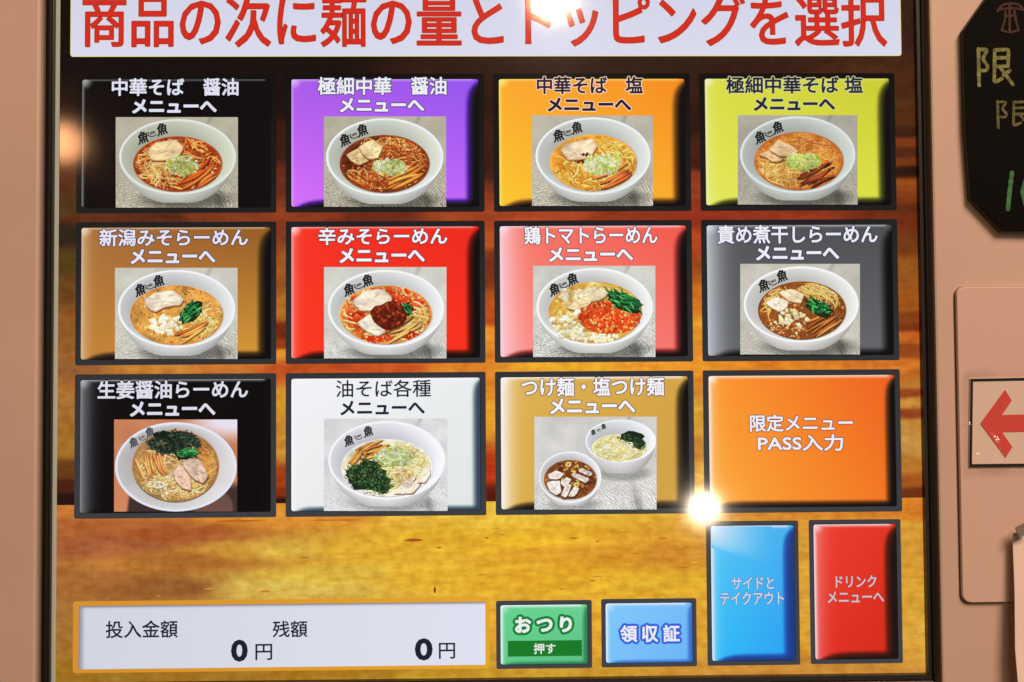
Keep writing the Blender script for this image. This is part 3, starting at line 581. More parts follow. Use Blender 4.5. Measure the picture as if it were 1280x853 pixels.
        if shad:
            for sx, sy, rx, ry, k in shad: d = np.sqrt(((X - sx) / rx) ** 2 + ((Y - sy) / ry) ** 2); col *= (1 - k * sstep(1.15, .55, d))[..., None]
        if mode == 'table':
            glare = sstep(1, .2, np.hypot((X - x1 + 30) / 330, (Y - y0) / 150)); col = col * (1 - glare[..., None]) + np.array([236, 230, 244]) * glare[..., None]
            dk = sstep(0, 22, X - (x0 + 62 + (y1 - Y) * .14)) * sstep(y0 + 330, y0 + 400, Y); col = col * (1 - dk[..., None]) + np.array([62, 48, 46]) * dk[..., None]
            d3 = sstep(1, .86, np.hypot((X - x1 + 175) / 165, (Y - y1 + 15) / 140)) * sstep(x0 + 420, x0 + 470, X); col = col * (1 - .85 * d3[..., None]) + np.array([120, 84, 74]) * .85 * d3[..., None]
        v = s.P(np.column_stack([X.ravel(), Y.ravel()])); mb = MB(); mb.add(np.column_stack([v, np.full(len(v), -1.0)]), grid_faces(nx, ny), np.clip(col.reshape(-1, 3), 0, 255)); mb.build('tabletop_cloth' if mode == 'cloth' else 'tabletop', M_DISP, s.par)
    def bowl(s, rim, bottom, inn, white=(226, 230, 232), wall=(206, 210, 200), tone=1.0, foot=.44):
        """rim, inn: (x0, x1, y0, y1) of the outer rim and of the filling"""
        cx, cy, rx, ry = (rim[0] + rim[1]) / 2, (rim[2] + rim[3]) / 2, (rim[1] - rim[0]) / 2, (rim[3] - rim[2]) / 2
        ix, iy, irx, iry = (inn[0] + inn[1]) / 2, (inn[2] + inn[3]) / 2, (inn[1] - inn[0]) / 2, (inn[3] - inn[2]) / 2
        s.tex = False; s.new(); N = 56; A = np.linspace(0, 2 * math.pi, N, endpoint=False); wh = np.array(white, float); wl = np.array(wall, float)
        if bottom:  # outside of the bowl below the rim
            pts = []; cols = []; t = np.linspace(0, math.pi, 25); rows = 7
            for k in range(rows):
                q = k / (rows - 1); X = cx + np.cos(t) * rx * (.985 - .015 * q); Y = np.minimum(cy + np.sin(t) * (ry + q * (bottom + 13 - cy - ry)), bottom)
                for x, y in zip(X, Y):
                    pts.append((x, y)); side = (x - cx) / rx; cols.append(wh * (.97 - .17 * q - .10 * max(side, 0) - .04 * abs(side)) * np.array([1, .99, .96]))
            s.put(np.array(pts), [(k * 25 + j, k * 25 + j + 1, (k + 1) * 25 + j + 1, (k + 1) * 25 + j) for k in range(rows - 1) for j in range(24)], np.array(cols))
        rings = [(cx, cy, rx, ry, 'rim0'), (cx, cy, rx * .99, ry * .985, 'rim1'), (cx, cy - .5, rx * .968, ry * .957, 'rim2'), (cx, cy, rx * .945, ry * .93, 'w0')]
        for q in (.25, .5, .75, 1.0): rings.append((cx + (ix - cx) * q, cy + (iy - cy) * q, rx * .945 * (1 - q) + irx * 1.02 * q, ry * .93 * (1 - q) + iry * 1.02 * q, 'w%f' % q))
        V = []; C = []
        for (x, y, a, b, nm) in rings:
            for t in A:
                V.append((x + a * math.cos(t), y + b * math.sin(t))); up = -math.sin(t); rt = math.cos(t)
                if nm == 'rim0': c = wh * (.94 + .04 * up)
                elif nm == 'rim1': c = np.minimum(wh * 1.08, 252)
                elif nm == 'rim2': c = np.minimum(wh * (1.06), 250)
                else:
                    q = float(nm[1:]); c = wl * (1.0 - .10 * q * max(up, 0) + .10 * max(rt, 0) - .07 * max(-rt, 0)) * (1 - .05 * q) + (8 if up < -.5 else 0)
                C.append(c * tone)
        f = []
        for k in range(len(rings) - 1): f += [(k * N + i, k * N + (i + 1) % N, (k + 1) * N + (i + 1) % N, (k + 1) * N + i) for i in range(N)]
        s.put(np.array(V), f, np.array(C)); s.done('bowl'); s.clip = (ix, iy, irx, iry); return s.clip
    def soup(s, e, c, edge, mottled=None, name='soup', nspeck=60):
        s.new(); s.tex = True; N = 56; c = np.array(c, float); ed = np.array(edge, float); V = [(e[0], e[1])]; C = [c]
        for q in (.45, .8, .93, 1.0):
            for i in range(N):
                t = 2 * math.pi * i / N; V.append((e[0] + e[2] * q * math.cos(t), e[1] + e[3] * q * math.sin(t))); k = {.45: 0, .8: .15, .93: .55, 1.0: 1}[q]; C.append((c * (1 - k) + ed * k) * (1 + s.rg.uniform(-.05, .05)))
        f = [(0, 1 + (i + 1) % N, 1 + i) for i in range(N)]
        for k in range(3): f += [(1 + k * N + i, 1 + k * N + (i + 1) % N, 1 + (k + 1) * N + (i + 1) % N, 1 + (k + 1) * N + i) for i in range(N)]
        s.put(np.array(V), f, np.array(C))
        pal = [c * .72, c * 1.14, c * .9 + np.array([22, 16, 4]), c * 1.05, c * .62, c * .8 + np.array([46, 40, 26])]
        for _ in range(420):
            a = s.rg.uniform(0, 6.283); q = math.sqrt(s.rg.random()); x = e[0] + e[2] * .97 * q * math.cos(a); y = e[1] + e[3] * .97 * q * math.sin(a); th = s.rg.uniform(0, 3.14); l = s.rg.uniform(8, 26)
            if s.inside(x + math.cos(th) * l, y + math.sin(th) * l, e, .98) and s.inside(x - math.cos(th) * l, y - math.sin(th) * l, e, .98): s.blob(x, y, l, s.rg.uniform(2, 5), th, s.jit(s.rg.choice(pal), .06), c, n=7, wob=.3)
        if mottled: s.specks(e, nspeck, mottled, r=(5, 14), clip=e)
        return s.done(name)
    def emblem(s, a, b, m, size=66, col=(28, 30, 34)):
        s.tex = False
        """the mark printed inside the rim"""
        grp = empty_part(s.par, s.P(np.array([m]))[0], s.w)
        ang = math.atan2(-(b[1] - a[1]), b[0] - a[0])
        for (x, y) in (a, b):
            q = s.P(np.array([(x - size * .48, y - size * .52), (x + size * .48, y + size * .52)])); s.w -= .01
            sub_text(s, '魚', q, col, ang * .75, .55, .25)
        k = size / 60
        q = s.P(np.array([(m[0] - 22 * k, m[1] - 11 * k), (m[0] + 20 * k, m[1] + 7 * k)])); sub_text(s, 'Toto', q, col, ang, .22, 0)
        s.new(); pts = [(m[0] + math.cos(t) * 24 * k + 2, m[1] + math.sin(t) * 17 * k) for t in np.linspace(.15, 2.7, 9)]; s.strand(pts, 5 * k, col, lo=1, hi=1)
        s.strand([(m[0] - 26 * k, m[1] - 14 * k), (m[0] + 16 * k, m[1] - 30 * k)], 2.4 * k, np.array(col) + 60, lo=1, hi=1); s.done('bowl_emblem')
def empty_part(*a): return None
def sub_text(s, t, q, col, ang, bold, sh):
    text_part('bowl_emblem', t, (*q[0], *q[1]), col, s.par, w=s.w - .05, bold=bold, rot=ang, shear=.22 if t == '魚' else 0, is_ui=True); s.w -= .1

# colour sets
SOY = [(186, 92, 34), (214, 130, 60), (158, 64, 22), (232, 170, 96), (130, 46, 16), (176, 80, 28)]; MENMA = [(176, 78, 26), (150, 58, 20), (200, 104, 44)]
SALT = [(238, 176, 66), (244, 192, 84), (224, 150, 48), (248, 208, 112), (212, 130, 38)]
CL = (186, 180, 160)
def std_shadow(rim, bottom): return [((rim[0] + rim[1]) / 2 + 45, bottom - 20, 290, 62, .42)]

# --- soy ramen
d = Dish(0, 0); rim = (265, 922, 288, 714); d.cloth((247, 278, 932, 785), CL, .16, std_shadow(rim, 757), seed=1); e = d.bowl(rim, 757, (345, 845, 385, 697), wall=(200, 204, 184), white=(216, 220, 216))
d.emblem((400, 392), (507, 345), (447, 368)); d.soup(e, (128, 46, 16), (176, 74, 32), [(110, 36, 12), (190, 84, 34)])
d.new(); d.noodles((560, 560, 190, 120), 210, SOY, w=(6, 10), L=(60, 150)); d.noodles((690, 470, 110, 60), 60, SOY, w=(5, 9)); d.noodles((480, 560, 100, 90), 60, [(236, 190, 120), (214, 140, 66)], w=(5, 8)); d.done('noodles', 'stuff')
d.new(); d.sticks(715, 610, -.52, 230, 7, 95, MENMA, w=(15, 21)); d.done('bamboo_shoots', 'stuff')
d.slice('pork_slice', [(428, 478), (470, 425), (585, 408), (625, 450), (600, 495), (520, 520), (450, 515)], (236, 206, 158), (176, 104, 54))
d.new(); d.leek(622, 552, 100, 62, 80); d.done('chopped_leek', 'stuff')
# --- thin noodle soy
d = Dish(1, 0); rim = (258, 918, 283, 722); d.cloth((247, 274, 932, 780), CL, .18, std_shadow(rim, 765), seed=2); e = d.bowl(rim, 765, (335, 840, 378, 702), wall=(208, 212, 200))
d.emblem((365, 405), (463, 350), (412, 378)); d.soup(e, (88, 32, 14), (140, 62, 34), [(72, 24, 10), (130, 52, 22)])
d.new(); d.noodles((640, 460, 150, 70), 150, [(208, 122, 54), (172, 78, 32), (238, 176, 100), (150, 60, 22)], w=(4, 7), L=(80, 160), curl=2.4); d.noodles((560, 620, 150, 70), 150, [(206, 116, 48), (168, 72, 26), (232, 166, 90), (146, 58, 20)], w=(4, 7), L=(60, 140), curl=2); d.noodles((730, 530, 80, 90), 60, SOY, w=(4, 7)); d.done('noodles', 'stuff')
d.new(); d.sticks(700, 610, -.5, 230, 6, 75, [(206, 112, 42), (184, 88, 30), (222, 134, 60)], w=(15, 21)); d.done('bamboo_shoots', 'stuff')
d.slice('pork_slice', [(375, 490), (450, 450), (505, 520), (440, 545), (410, 530)], (232, 204, 146), (150, 92, 50)); d.slice('pork_slice', [(445, 445), (525, 405), (575, 455), (550, 505), (500, 515), (460, 480)], (238, 212, 158), (160, 100, 56))
d.new(); d.leek(620, 560, 105, 48, 75, [(206, 214, 130), (150, 186, 84), (232, 234, 178), (226, 222, 190)]); d.done('chopped_leek', 'stuff')
# --- salt ramen
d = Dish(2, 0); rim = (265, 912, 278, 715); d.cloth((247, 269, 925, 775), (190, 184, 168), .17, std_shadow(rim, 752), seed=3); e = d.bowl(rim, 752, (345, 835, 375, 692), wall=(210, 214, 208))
d.emblem((395, 380), (498, 337), (443, 362)); d.soup(e, (232, 150, 44), (236, 172, 76), [(222, 130, 34), (246, 178, 70)])
d.new(); d.noodles((500, 610, 150, 90), 190, SALT, w=(6, 10), L=(60, 120), dirs=[.9, 1.2, -.7]); d.noodles((700, 470, 120, 70), 110, SALT, w=(6, 9), curl=2); d.noodles((770, 560, 60, 70), 30, SALT); d.done('noodles', 'stuff')
d.new(); d.sticks(715, 630, -.5, 210, 7, 75, [(190, 84, 34), (160, 62, 24), (206, 104, 50)], w=(13, 18)); d.done('bamboo_shoots', 'stuff')
d.slice('pork_slice', [(410, 465), (450, 425), (580, 400), (605, 440), (580, 490), (510, 515), (450, 512)], (240, 216, 180), (206, 140, 90))
d.new(); d.specks((545, 490, 30, 8), 14, [(96, 30, 18)], r=(6, 10)); d.specks((515, 530, 26, 8), 12, [(110, 40, 22)], r=(6, 9)); d.done('browned_edge', 'stuff')
d.new(); d.leek(640, 545, 110, 62, 95, [(210, 226, 140), (176, 208, 90), (240, 242, 206), (236, 226, 170)]); d.done('chopped_leek', 'stuff')
# --- thin noodle salt
d = Dish(3, 0); rim = (245, 893, 272, 706); d.cloth((233, 267, 905, 768), (176, 172, 158), .1, std_shadow(rim, 745), seed=4); e = d.bowl(rim, 745, (325, 825, 362, 687), white=(212, 218, 216), wall=(196, 202, 196))
d.emblem((358, 390), (457, 335), (405, 368)); d.soup(e, (206, 116, 40), (196, 106, 46), [(190, 96, 30), (222, 136, 56)])
d.new(); d.noodles((570, 520, 210, 130), 260, [(216, 136, 56), (232, 164, 84), (196, 108, 36)], w=(3, 5), L=(80, 160), curl=2.2); d.noodles((450, 600, 90, 60), 90, [(240, 196, 110), (214, 150, 66)], w=(3, 5)); d.done('noodles', 'stuff')
d.new(); d.sticks(680, 600, -.35, 200, 12, 80, [(132, 56, 28), (100, 40, 24), (158, 80, 44)], w=(9, 14)); d.done('bamboo_shoots', 'stuff')
d.slice('pork_slice', [(348, 488), (420, 462), (490, 505), (470, 522), (425, 528), (400, 510)], (226, 190, 140), (160, 100, 60)); d.slice('pork_slice', [(410, 460), (460, 402), (530, 440), (568, 470), (540, 490), (470, 498)], (228, 194, 148), (166, 108, 66))
d.new(); d.leek(600, 530, 100, 52, 80, [(200, 220, 110), (168, 200, 80), (226, 232, 150)]); d.done('chopped_leek', 'stuff')
# --- miso
CL2 = (204, 202, 190)
d = Dish(0, 1); rim = (258, 918, 303, 742); d.cloth((243, 292, 930, 803), CL2, .11, std_shadow(rim, 785), seed=5); e = d.bowl(rim, 785, (328, 850, 390, 727), wall=(216, 218, 218), white=(230, 232, 240))
d.emblem((385, 415), (488, 365), (433, 393)); d.soup(e, (222, 160, 76), (206, 136, 62), [(236, 170, 84), (214, 134, 50), (244, 196, 120)], nspeck=120)
d.new(); d.specks(e, 200, [(110, 60, 24), (70, 40, 20), (160, 84, 30)], r=(2, 5)); d.specks((640, 420, 160, 26), 60, [(90, 56, 26)], r=(2, 5)); d.done('sesame_flecks', 'stuff')
d.new(); d.noodles((770, 620, 70, 70), 60, [(240, 200, 110), (222, 168, 80), (248, 220, 150)], w=(5, 9), L=(60, 120), curl=2); d.done('noodles', 'stuff')
d.new(); d.sticks(680, 650, -.45, 180, 4, 45, [(206, 128, 62), (180, 100, 44)], w=(13, 18)); d.done('bamboo_shoots', 'stuff')
d.slice('pork_slice', [(412, 470), (470, 435), (565, 418), (625, 470), (600, 500), (520, 510), (470, 535), (430, 515)], (238, 222, 198), (196, 128, 84))
d.new(); d.chunks((535, 610, 95, 55), 48, [(246, 236, 200), (240, 224, 176), (250, 244, 222)], r=(9, 18)); d.done('chopped_onion', 'stuff')
d.leaf_bunch('spinach', 665, 540, 84, 48, -.7)
# --- spicy miso
d = Dish(1, 1); rim = (268, 922, 303, 740); d.cloth((248, 288, 934, 800), (214, 214, 206), .09, std_shadow(rim, 780), seed=6); e = d.bowl(rim, 780, (335, 855, 390, 720), wall=(222, 224, 224), white=(236, 238, 244))
d.emblem((388, 413), (492, 362), (437, 390)); d.soup(e, (226, 84, 30), (226, 166, 84), [(236, 196, 110), (216, 60, 24), (240, 130, 60)], nspeck=150)
d.new(); d.noodles(e, 90, [(224, 56, 22), (206, 40, 16), (238, 150, 80), (240, 196, 120), (232, 84, 40)], w=(9, 17), L=(40, 90), curl=2.5); d.specks(e, 110, [(214, 44, 16), (240, 200, 120), (246, 220, 160)], r=(3, 8)); d.specks(e, 110, [(80, 50, 20), (120, 60, 24)], r=(2, 4)); d.done('chili_oil', 'stuff')
d.new(); d.noodles((760, 600, 80, 80), 70, [(244, 206, 120), (230, 176, 84), (250, 226, 160)], w=(5, 9), L=(60, 120), curl=2); d.done('noodles', 'stuff')
d.new(); d.sticks(690, 640, -.5, 200, 4, 50, [(222, 160, 84), (196, 128, 60)], w=(13, 18)); d.done('bamboo_shoots', 'stuff')
d.new(); d.specks((760, 670, 60, 24), 40, [(200, 36, 16), (226, 60, 26)], r=(6, 14)); d.specks((520, 690, 60, 14), 30, [(226, 50, 20)], r=(6, 12)); d.done('chili_pool', 'stuff')
d.slice('pork_slice', [(410, 480), (475, 425), (570, 412), (630, 465), (600, 500), (520, 530), (450, 525)], (242, 226, 204), (206, 140, 96))
d.slice('onion_slice', [(440, 600), (500, 555), (560, 590), (590, 650), (540, 668), (480, 640)], (246, 236, 214), (220, 190, 150))
d.leaf_bunch('spinach', 712, 520, 44, 36, .9, n=22)
d.new(); d.blob(612, 560, 100, 78, -.1, (110, 32, 14), (96, 26, 12), n=16, wob=.12); d.chunks((612, 558, 92, 70), 90, [(150, 52, 26), (120, 36, 18), (176, 70, 38), (90, 26, 14)], r=(6, 13), shade=.55); d.done('spicy_minced_meat', 'stuff')
# --- chicken and tomato
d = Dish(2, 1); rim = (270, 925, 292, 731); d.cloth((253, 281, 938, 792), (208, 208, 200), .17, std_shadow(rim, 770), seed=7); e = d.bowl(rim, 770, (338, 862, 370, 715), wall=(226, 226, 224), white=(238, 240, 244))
d.emblem((373, 412), (473, 355), (420, 385)); d.soup(e, (214, 166, 70), (202, 152, 62), [(222, 180, 84), (240, 206, 120)])
d.new(); d.noodles((660, 400, 110, 22), 50, [(240, 208, 124), (226, 182, 90)], w=(5, 9), curl=2); d.done('noodles', 'stuff')
d.new(); d.chunks((468, 462, 72, 50), 34, [(240, 220, 166), (226, 190, 120), (248, 234, 196)], r=(12, 24)); d.done('fried_onion', 'stuff')
d.slice('chicken_slice', [(500, 450), (540, 412), (620, 400), (675, 430), (640, 465), (560, 480)], (242, 226, 186), (206, 160, 100)); d.slice('chicken_slice', [(440, 515), (500, 468), (580, 478), (560, 500), (490, 530)], (238, 216, 168), (180, 120, 70))
d.new(); d.chunks((470, 610, 125, 80), 110, [(248, 240, 206), (242, 226, 170), (250, 246, 226), (236, 206, 130)], r=(9, 16)); d.chunks((600, 680, 140, 26), 60, [(248, 240, 206), (242, 222, 160)], r=(8, 14)); d.done('diced_onion', 'stuff')
d.new(); d.blob(685, 572, 168, 88, 0, (214, 60, 26), (220, 84, 36), n=16, wob=.1); d.chunks((680, 570, 175, 90), 400, [(226, 66, 28), (238, 88, 36), (210, 48, 22), (240, 130, 58), (248, 180, 100), (222, 58, 28)], r=(5, 10), shade=.7); d.done('minced_tomato_topping', 'stuff')
d.leaf_bunch('spinach', 760, 478, 115, 52, .42, n=60)
# --- dried sardine
d = Dish(3, 1); rim = (265, 912, 283, 713); d.cloth((247, 270, 918, 778), (200, 196, 184), .09, std_shadow(rim, 755), seed=8); e = d.bowl(rim, 755, (345, 840, 368, 695), wall=(222, 222, 218), white=(236, 236, 238))
d.emblem((378, 390), (480, 337), (425, 370)); d.soup(e, (142, 76, 30), (136, 70, 30), [(186, 108, 46), (140, 70, 26), (206, 136, 70)], nspeck=120)
d.new(); d.noodles((680, 410, 110, 36), 90, [(232, 190, 104), (214, 156, 70), (244, 212, 140)], w=(4, 7), dirs=[.3, .5], curl=.8); d.noodles((430, 460, 50, 40), 26, [(228, 180, 100)], w=(5, 8)); d.done('noodles', 'stuff')
d.new(); d.specks((500, 620, 130, 60), 130, [(206, 140, 76), (150, 78, 34), (236, 196, 140), (120, 56, 24)], r=(4, 10)); d.done('back_fat_flecks', 'stuff')
d.new(); d.sticks(720, 610, -.55, 200, 7, 100, [(176, 104, 46), (150, 82, 34), (200, 132, 66)], w=(12, 17)); d.done('bamboo_shoots', 'stuff')
d.slice('pork_slice', [(465, 430), (530, 412), (600, 440), (585, 485), (520, 480)], (234, 212, 176), (186, 126, 78)); d.slice('pork_slice', [(385, 490), (440, 455), (520, 478), (500, 520), (460, 535)], (242, 226, 204), (190, 132, 86))
d.new(); d.chunks((545, 575, 80, 55), 34, [(244, 226, 176), (238, 214, 150), (248, 238, 206)], r=(8, 16)); d.done('chopped_onion', 'stuff')
d.leaf_bunch('spinach', 685, 515, 92, 48, .35, n=44)
# --- ginger soy, seen from above
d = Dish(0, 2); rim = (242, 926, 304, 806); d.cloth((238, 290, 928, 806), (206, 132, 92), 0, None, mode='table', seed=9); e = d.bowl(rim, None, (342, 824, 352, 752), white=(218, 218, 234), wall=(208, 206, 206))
d.emblem((347, 417), (438, 360), (394, 390), size=54, col=(84, 86, 92)); d.soup(e, (168, 124, 72), (160, 120, 70), [(206, 156, 92), (160, 110, 54)])
d.new(); d.noodles((590, 620, 190, 130), 170, [(220, 178, 112), (200, 150, 84), (236, 204, 146)], w=(4, 7), curl=2); d.noodles((770, 520, 50, 80), 70, [(226, 168, 90), (206, 132, 60)], w=(4, 7), curl=2.4); d.done('noodles', 'stuff')
d.new(); d.sticks(450, 545, 1.25, 150, 8, 130, [(200, 142, 82), (182, 120, 62), (220, 166, 104)], w=(15, 22)); d.done('bamboo_shoots', 'stuff')
d.new(); d.specks((490, 675, 90, 45), 60, [(226, 214, 186), (206, 186, 140), (176, 164, 104)], r=(4, 10)); 
for (x, y, r_) in ((490, 655, 26), (547, 612, 11)):
    d.strand([(x + r_ * math.cos(t), y + r_ * .65 * math.sin(t)) for t in np.linspace(0, 6.1, 14)], 8, (232, 226, 212), lo=.8, hi=1.04)
d.done('white_leek', 'stuff')
d.scribble('seaweed', [(540, 385, 90, 34), (465, 425, 44, 36), (600, 420, 80, 50), (670, 405, 48, 24), (530, 455, 62, 34), (620, 378, 70, 26), (700, 430, 26, 16)], 420, [(30, 40, 34), (16, 24, 22), (44, 62, 48), (62, 78, 62)])
d.leaf_bunch('spinach', 645, 480, 80, 32, -.1, n=34)
d.slice('pork_slice', [(568, 580), (610, 540), (655, 590), (672, 640), (668, 684), (620, 672), (585, 625)], (224, 190, 166), (150, 96, 66)); d.slice('pork_slice', [(622, 532), (660, 512), (715, 508), (738, 545), (760, 605), (742, 640), (700, 626), (650, 575)], (230, 200, 178), (140, 90, 62))
# --- oil noodles
d = Dish(1, 2); rim = (270, 930, 297, 741); d.cloth((247, 284, 940, 802), (222, 221, 224), .08, [((270 + 930) / 2 + 30, 760, 270, 52, .25)], seed=10); e = d.bowl(rim, 778, (345, 858, 400, 722), white=(240, 240, 248), wall=(232, 232, 240))
d.emblem((387, 407), (495, 355), (438, 384), size=58, col=(50, 54, 62)); d.soup(e, (232, 220, 176), (232, 228, 222), name='dressed_noodles')
d.new(); d.noodles((720, 560, 120, 120), 170, [(240, 222, 150), (248, 236, 184), (226, 200, 120)], w=(6, 10), curl=2); d.done('noodles', 'stuff')
d.new(); d.sticks(520, 455, -.45, 180, 8, 80, [(200, 138, 60), (176, 112, 44), (220, 160, 84)], w=(12, 17)); d.sticks(440, 510, -.9, 110, 5, 50, [(206, 142, 60)], w=(12, 16)); d.done('bamboo_shoots', 'stuff')
d.new(); d.leek(640, 500, 120, 60, 85, [(226, 236, 190), (196, 218, 140), (240, 242, 222), (176, 204, 110)])
for (x, y, r_) in ((640, 495, 40), (600, 520, 30), (690, 500, 28)): d.strand([(x + r_ * math.cos(t), y + r_ * .55 * math.sin(t)) for t in np.linspace(.5, 6.1, 14)], 7, (206, 226, 160), lo=.8, hi=1.1)
d.done('chopped_leek', 'stuff')
d.new(); d.chunks((710, 610, 60, 40), 22, [(222, 180, 124), (206, 154, 100)], r=(7, 13)); d.done('minced_meat', 'stuff')
for k, pts in enumerate(([(640, 700), (690, 640), (760, 610), (745, 640), (700, 705)], [(700, 700), (750, 640), (800, 600), (790, 650), (750, 700)], [(770, 640), (810, 560), (838, 545), (845, 590), (815, 640)])): d.slice('pork_slice', pts, (238, 220, 200), (196, 150, 120), thick=4)
d.scribble('seaweed', [(490, 615, 120, 92), (560, 650, 70, 62), (430, 600, 62, 60), (500, 550, 70, 40)], 420, [(34, 62, 36), (22, 42, 26), (58, 92, 50), (80, 112, 62), (16, 30, 20)], base=(22, 40, 24))
# --- dipping noodles, two bowls
d = Dish(2, 2); d.cloth((260, 274, 945, 794), (214, 212, 208), .12, [(760, 590, 170, 50, .25), (480, 765, 170, 40, .2)], seed=11)
e = d.bowl((545, 943, 290, 532), 592, (582, 888, 372, 526), white=(238, 238, 244), wall=(228, 230, 234)); d.emblem((590, 360), (648, 328), (620, 348), size=30, col=(70, 84, 80)); d.soup(e, (240, 228, 160), (236, 228, 180), name='noodle_bed')
d.new(); d.noodles((725, 455, 150, 68), 240, [(246, 236, 172), (238, 220, 140), (250, 244, 200), (226, 204, 120)], w=(5, 8), L=(40, 100), curl=2.4); d.done('noodles', 'stuff')
d.scribble('seaweed', [(800, 385, 75, 36), (845, 420, 38, 38)], 150, [(34, 60, 36), (22, 42, 26), (56, 86, 48)], base=(22, 40, 24))
e = d.bowl((285, 635, 468, 757), 772, (312, 610, 515, 738), white=(234, 234, 240), wall=(222, 222, 226), foot=.45); d.soup(e, (112, 58, 26), (160, 96, 48), [(160, 90, 36), (116, 56, 22), (190, 120, 56)], name='dipping_soup')
d.new(); d.specks((500, 590, 110, 80), 90, [(206, 160, 70), (120, 60, 26), (90, 44, 22), (226, 190, 100)], r=(5, 11)); d.done('soup_flecks', 'stuff')
for pts in ([(330, 640), (400, 628), (410, 690), (385, 712), (345, 690)], [(335, 600), (380, 575), (425, 590), (400, 620), (350, 625)], [(405, 640), (440, 612), (465, 625), (430, 670)], [(410, 715), (440, 650), (470, 655), (440, 725)], [(465, 600), (480, 585), (565, 620), (545, 645)], [(505, 575), (525, 560), (585, 590), (570, 606)], [(450, 720), (480, 665), (510, 675), (485, 720)]): d.slice('pork_slice', pts, (236, 226, 216), (110, 70, 50), thick=5)
d.new()
for (x, y, r_) in ((450, 540, 17), (495, 655, 16)): d.blob(x, y, r_, r_ * .85, 0, (120, 76, 30), (240, 220, 130), n=12, wob=.05)
d.done('leek_ring', 'stuff')

# ------------------------------------------------------------------ right side of the machine
HW = -10.0
def slab(pts, w0, w1, mb=None, bev=1.2, col=(255, 255, 255)):
    """closed outline (display units) from depth w0 (back) to w1 (front) with a small bevel"""
    mb = mb or MB(); pts = np.asarray(pts, float); n = len(pts); c = pts.mean(0); ins = c + (pts - c) * (1 - bev / np.maximum(np.hypot(*(pts - c).T), 1)[:, None])
    v = np.concatenate([np.column_stack([pts, np.full(n, w0)]), np.column_stack([pts, np.full(n, w1 + bev)]), np.column_stack([ins, np.full(n, w1)])])
    f = [(k * n + i, k * n + (i + 1) % n, (k + 1) * n + (i + 1) % n, (k + 1) * n + i) for k in range(2) for i in range(n)] + [tuple(2 * n + i for i in range(n))][::1]
    mb.add(v, f, col); return mb
a = ui(1197.5, 359, HW - 4); b_ = ui(1200, 754, HW - 4)
dx0, dy0, dy1 = (a[0] + b_[0]) / 2, a[1], b_[1]; dx1 = dx0 + 420
door = np.array(list(rrect(dx0, dy0, dx1, dy1, 10)))
ctrd = empty('coin_door', to_world(np.array([(dx0 + dx1) / 2, (dy0 + dy1) / 2, HW])), machine)
g = rrect(dx0 - 1.5, dy0 - .6, dx1 + 3, dy1 + 1.6, 11)
mb = MB(); flat_poly(mb, g, HW - .3, (255, 255, 255)); mb.build('door_gap_shade', M_SEAM, ctrd)
slab(door, HW, HW - 4.5, bev=1.5).build('door_panel', M_DOOR, ctrd)

# chalkboard
BW_ = -19.0
mp = lambda L, w: np.array([ui(x, y, w) for x, y in L])
oct_ = mp([(1204, 38), (1207, 160), (1213.5, 248), (1252, 289), (1330, 291), (1372, 250), (1374, 40), (1330, -22), (1246, -22)], BW_)
cb = empty('chalkboard_sign', to_world(np.array([*oct_.mean(0), BW_ + 6])), label='black cut-corner chalkboard sign with green handwriting beside the screen', category='sign')
slab(oct_, HW - 1.5, BW_ + .9, bev=.1).build('board_edge', M_BEDGE, cb)
ins = oct_.mean(0) + (oct_ - oct_.mean(0)) * .994
slab(ins, BW_ + 3, BW_, bev=.2).build('board_face', M_BOARD, cb)
def chalk(name, lines, w_px, col, jitter=.6):
    mb = MB(); rg = random.Random(len(lines)); w = BW_ - .4
    for L in lines:
        P = [np.array(p, float) for p in L]; pts = []
        for i in range(len(P) - 1):
            m = max(2, int(np.hypot(*(P[i + 1] - P[i])) / 2.5))
            for k in range(m): pts.append(P[i] * (1 - k / m) + P[i + 1] * k / m)
        pts.append(P[-1]); pts = np.array(pts)
        if len(pts) > 4: pts[1:-1] = (pts[:-2] + 2 * pts[1:-1] + pts[2:]) / 4
        pts = pts + np.array([[rg.uniform(-.15, .15) * jitter, rg.uniform(-.15, .15) * jitter] for _ in pts])
        q = mp(pts, w); n = len(q); t = np.gradient(q, axis=0); nn = np.column_stack([-t[:, 1], t[:, 0]]) / (np.hypot(*t.T)[:, None] + 1e-6)
        hw = np.array([w_px / 2 * (1 + rg.uniform(-.12, .12)) for _ in range(n)])[:, None]; w -= .03
        v = np.concatenate([q + nn * hw, q - nn * hw]); cc = np.array([np.array(col) * (1 + rg.uniform(-.18, .18)) for _ in range(n)])
        mb.add(np.column_stack([v, np.full(2 * n, w)]), [(k, n + k, n + k + 1, k + 1) for k in range(n - 1)], np.clip(np.vstack([cc, cc]), 0, 255))
        for e_ in (0, n - 1): mb.add(np.column_stack([q[e_] + HEXA * hw[e_], np.full(8, w - .01)]), [tuple(range(8))], cc[e_])
    mb.build(name, M_CHALK, cb)
def gen(x0, y0, sx, sy):
    T = lambda L: [(x0 + x * sx, y0 + y * sy) for x, y in L]
    return [T(L) for L in ([(0, .02), (.02, 1)], [(0, .05), (.26, .04), (.12, .3), (.28, .5), (.22, .62), (.08, .6)], [(.46, .06), (.86, .04), (.84, .5)], [(.48, .27), (.84, .26)], [(.46, .5), (.84, .49)], [(.46, .06), (.45, .93), (.66, .82)], [(.62, .52), (.98, .98)], [(.9, .6), (.72, .72)])]
chalk('chalk_lettering', gen(1223, 60, 44, 47), 4.2, (120, 130, 76))
chalk('chalk_lettering', gen(1247, 126, 44, 34), 3.2, (92, 94, 58))
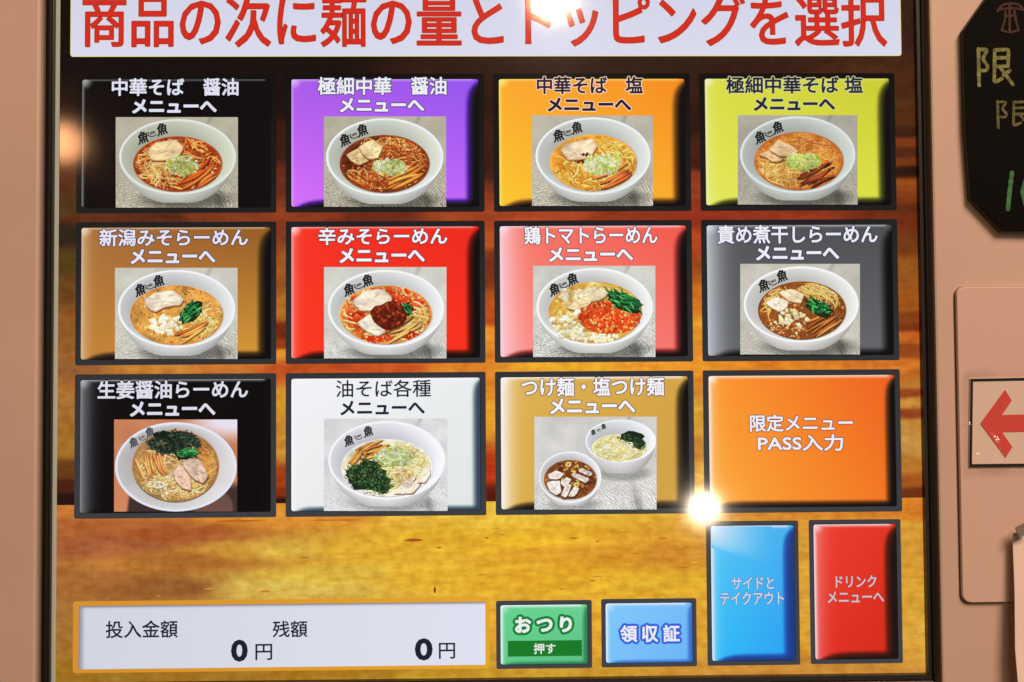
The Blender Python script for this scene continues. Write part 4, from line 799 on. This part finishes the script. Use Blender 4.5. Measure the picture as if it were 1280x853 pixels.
chalk('chalk_lettering', [[(1265, 216), (1262, 240), (1260, 262)]], 5, (62, 128, 82)); chalk('chalk_lettering', [[(1292, 218), (1282, 224), (1278, 240), (1282, 258), (1292, 262), (1302, 254), (1304, 236), (1300, 222), (1292, 218)]], 4.6, (62, 128, 82))
chalk('chalk_drawing', [[(1247, 14), (1252, 7), (1262, 4), (1274, 6), (1280, 13)], [(1250, 12), (1264, 10), (1278, 12)], [(1257, 14), (1256, 26), (1252, 38)], [(1268, 14), (1270, 26), (1273, 38)], [(1262, 6), (1262, 24), (1262, 38)], [(1252, 38), (1262, 41), (1273, 38)], [(1257, 20), (1268, 20)]], 3.0, (64, 42, 36))

# arrow card, laminated and taped to the door
CW = HW - 4.5
ac = empty('arrow_card', to_world(np.array([*ui(1262, 528, CW - 2), CW - 1.5])), label='laminated white card with a red arrow pointing left at the screen', category='sign')
card = mp([(1212.5, 473.5), (1318, 471), (1320, 583.5), (1211, 584.5)], CW - 1.5)
slab(card, CW - .2, CW - 1.4, bev=.2).build('card_sheet', M_PAPER, ac)
o4 = mp([(1213.2, 473.8), (1317.5, 471.8), (1319.5, 583), (1211.6, 584)], CW - 1.7); i4 = mp([(1216.4, 477.2), (1314.5, 475.2), (1316.5, 579.4), (1215.0, 580.4)], CW - 1.7)
mb = MB(); ring_mesh(mb, o4, i4, CW - 1.7, (10, 12, 14)); mb.build('card_border', M_INK, ac)
arr = mp([(1225.4, 529.6), (1256.3, 487.3), (1264.8, 500.8), (1252.5, 519), (1308, 517.5), (1308, 539), (1252.5, 540.3), (1265.6, 559), (1257, 572.4)], CW - 1.9)
mb = MB(); mb.add(np.column_stack([arr, np.full(9, CW - 1.9)]), [(0, 1, 2, 3), (0, 3, 6), (3, 4, 5, 6), (0, 6, 7, 8)], (224, 84, 80)); mb.build('red_arrow', M_INK, ac)
q = mp([(1204.5, 467.5), (1330, 464), (1332, 592), (1205, 594.5)], CW - 3)
def sheet(mb, q, nx, ny, w, wav, seed):
    S_, T_ = np.meshgrid(np.linspace(0, 1, nx), np.linspace(0, 1, ny)); top = q[0] + S_[..., None] * (q[1] - q[0]); bot = q[3] + S_[..., None] * (q[2] - q[3]); p = top * (1 - T_[..., None]) + bot * T_[..., None]
    z = w + wav * (fbm(S_ * 5, T_ * 5, seed, 2) - .5); mb.add(np.column_stack([p.reshape(-1, 2), z.ravel()]), grid_faces(nx, ny), (255, 255, 255))
mb = MB(); sheet(mb, q, 40, 40, CW - 3.2, 2.2, 5); mb.build('laminate_film', M_FILM, ac, smooth=True)
# clear tape pieces on the card
for k, L in enumerate(([(1207, 462), (1243, 458), (1245, 470), (1208, 472)], [(1228, 580), (1262, 579), (1262, 590), (1228, 590)])):
    mb = MB(); sheet(mb, mp(L, CW - 4), 16, 10, CW - 4.4, 1.2, 21 + k); mb.build('clear_tape', M_FILM, ac, smooth=True)

# curled paper hanging at the lower right, with a piece of grey tape
PW = CW - 8
ps = empty('paper_notice', to_world(np.array([*ui(1275, 760, PW), PW])), label='curled beige paper sheet hanging at the lower right edge', category='paper')
mb = MB(); nx, ny = 30, 40; S_, T_ = np.meshgrid(np.linspace(0, 1, nx), np.linspace(0, 1, ny))
ex = np.interp(T_, [0, .3, .6, .8, 1], [1265, 1266, 1265, 1268, 1276]) + S_ * 110; ey = 666 + T_ * 240
p2 = ui(ex, ey, PW); z = PW - 10 * np.exp(-(S_ * 8) ** 2) * (.4 + T_) + 3
mb.add(np.column_stack([p2.reshape(-1, 2), z.ravel()]), grid_faces(nx, ny), (255, 255, 255)); mb.build('paper_sheet', M_PAPER, ps, smooth=True)
tp = mp([(1269, 660), (1284, 652), (1290, 664), (1274, 673)], PW - 9); slab(tp, PW - 8, PW - 9.5, bev=.3).build('tape_piece', M_TAPE, ps)
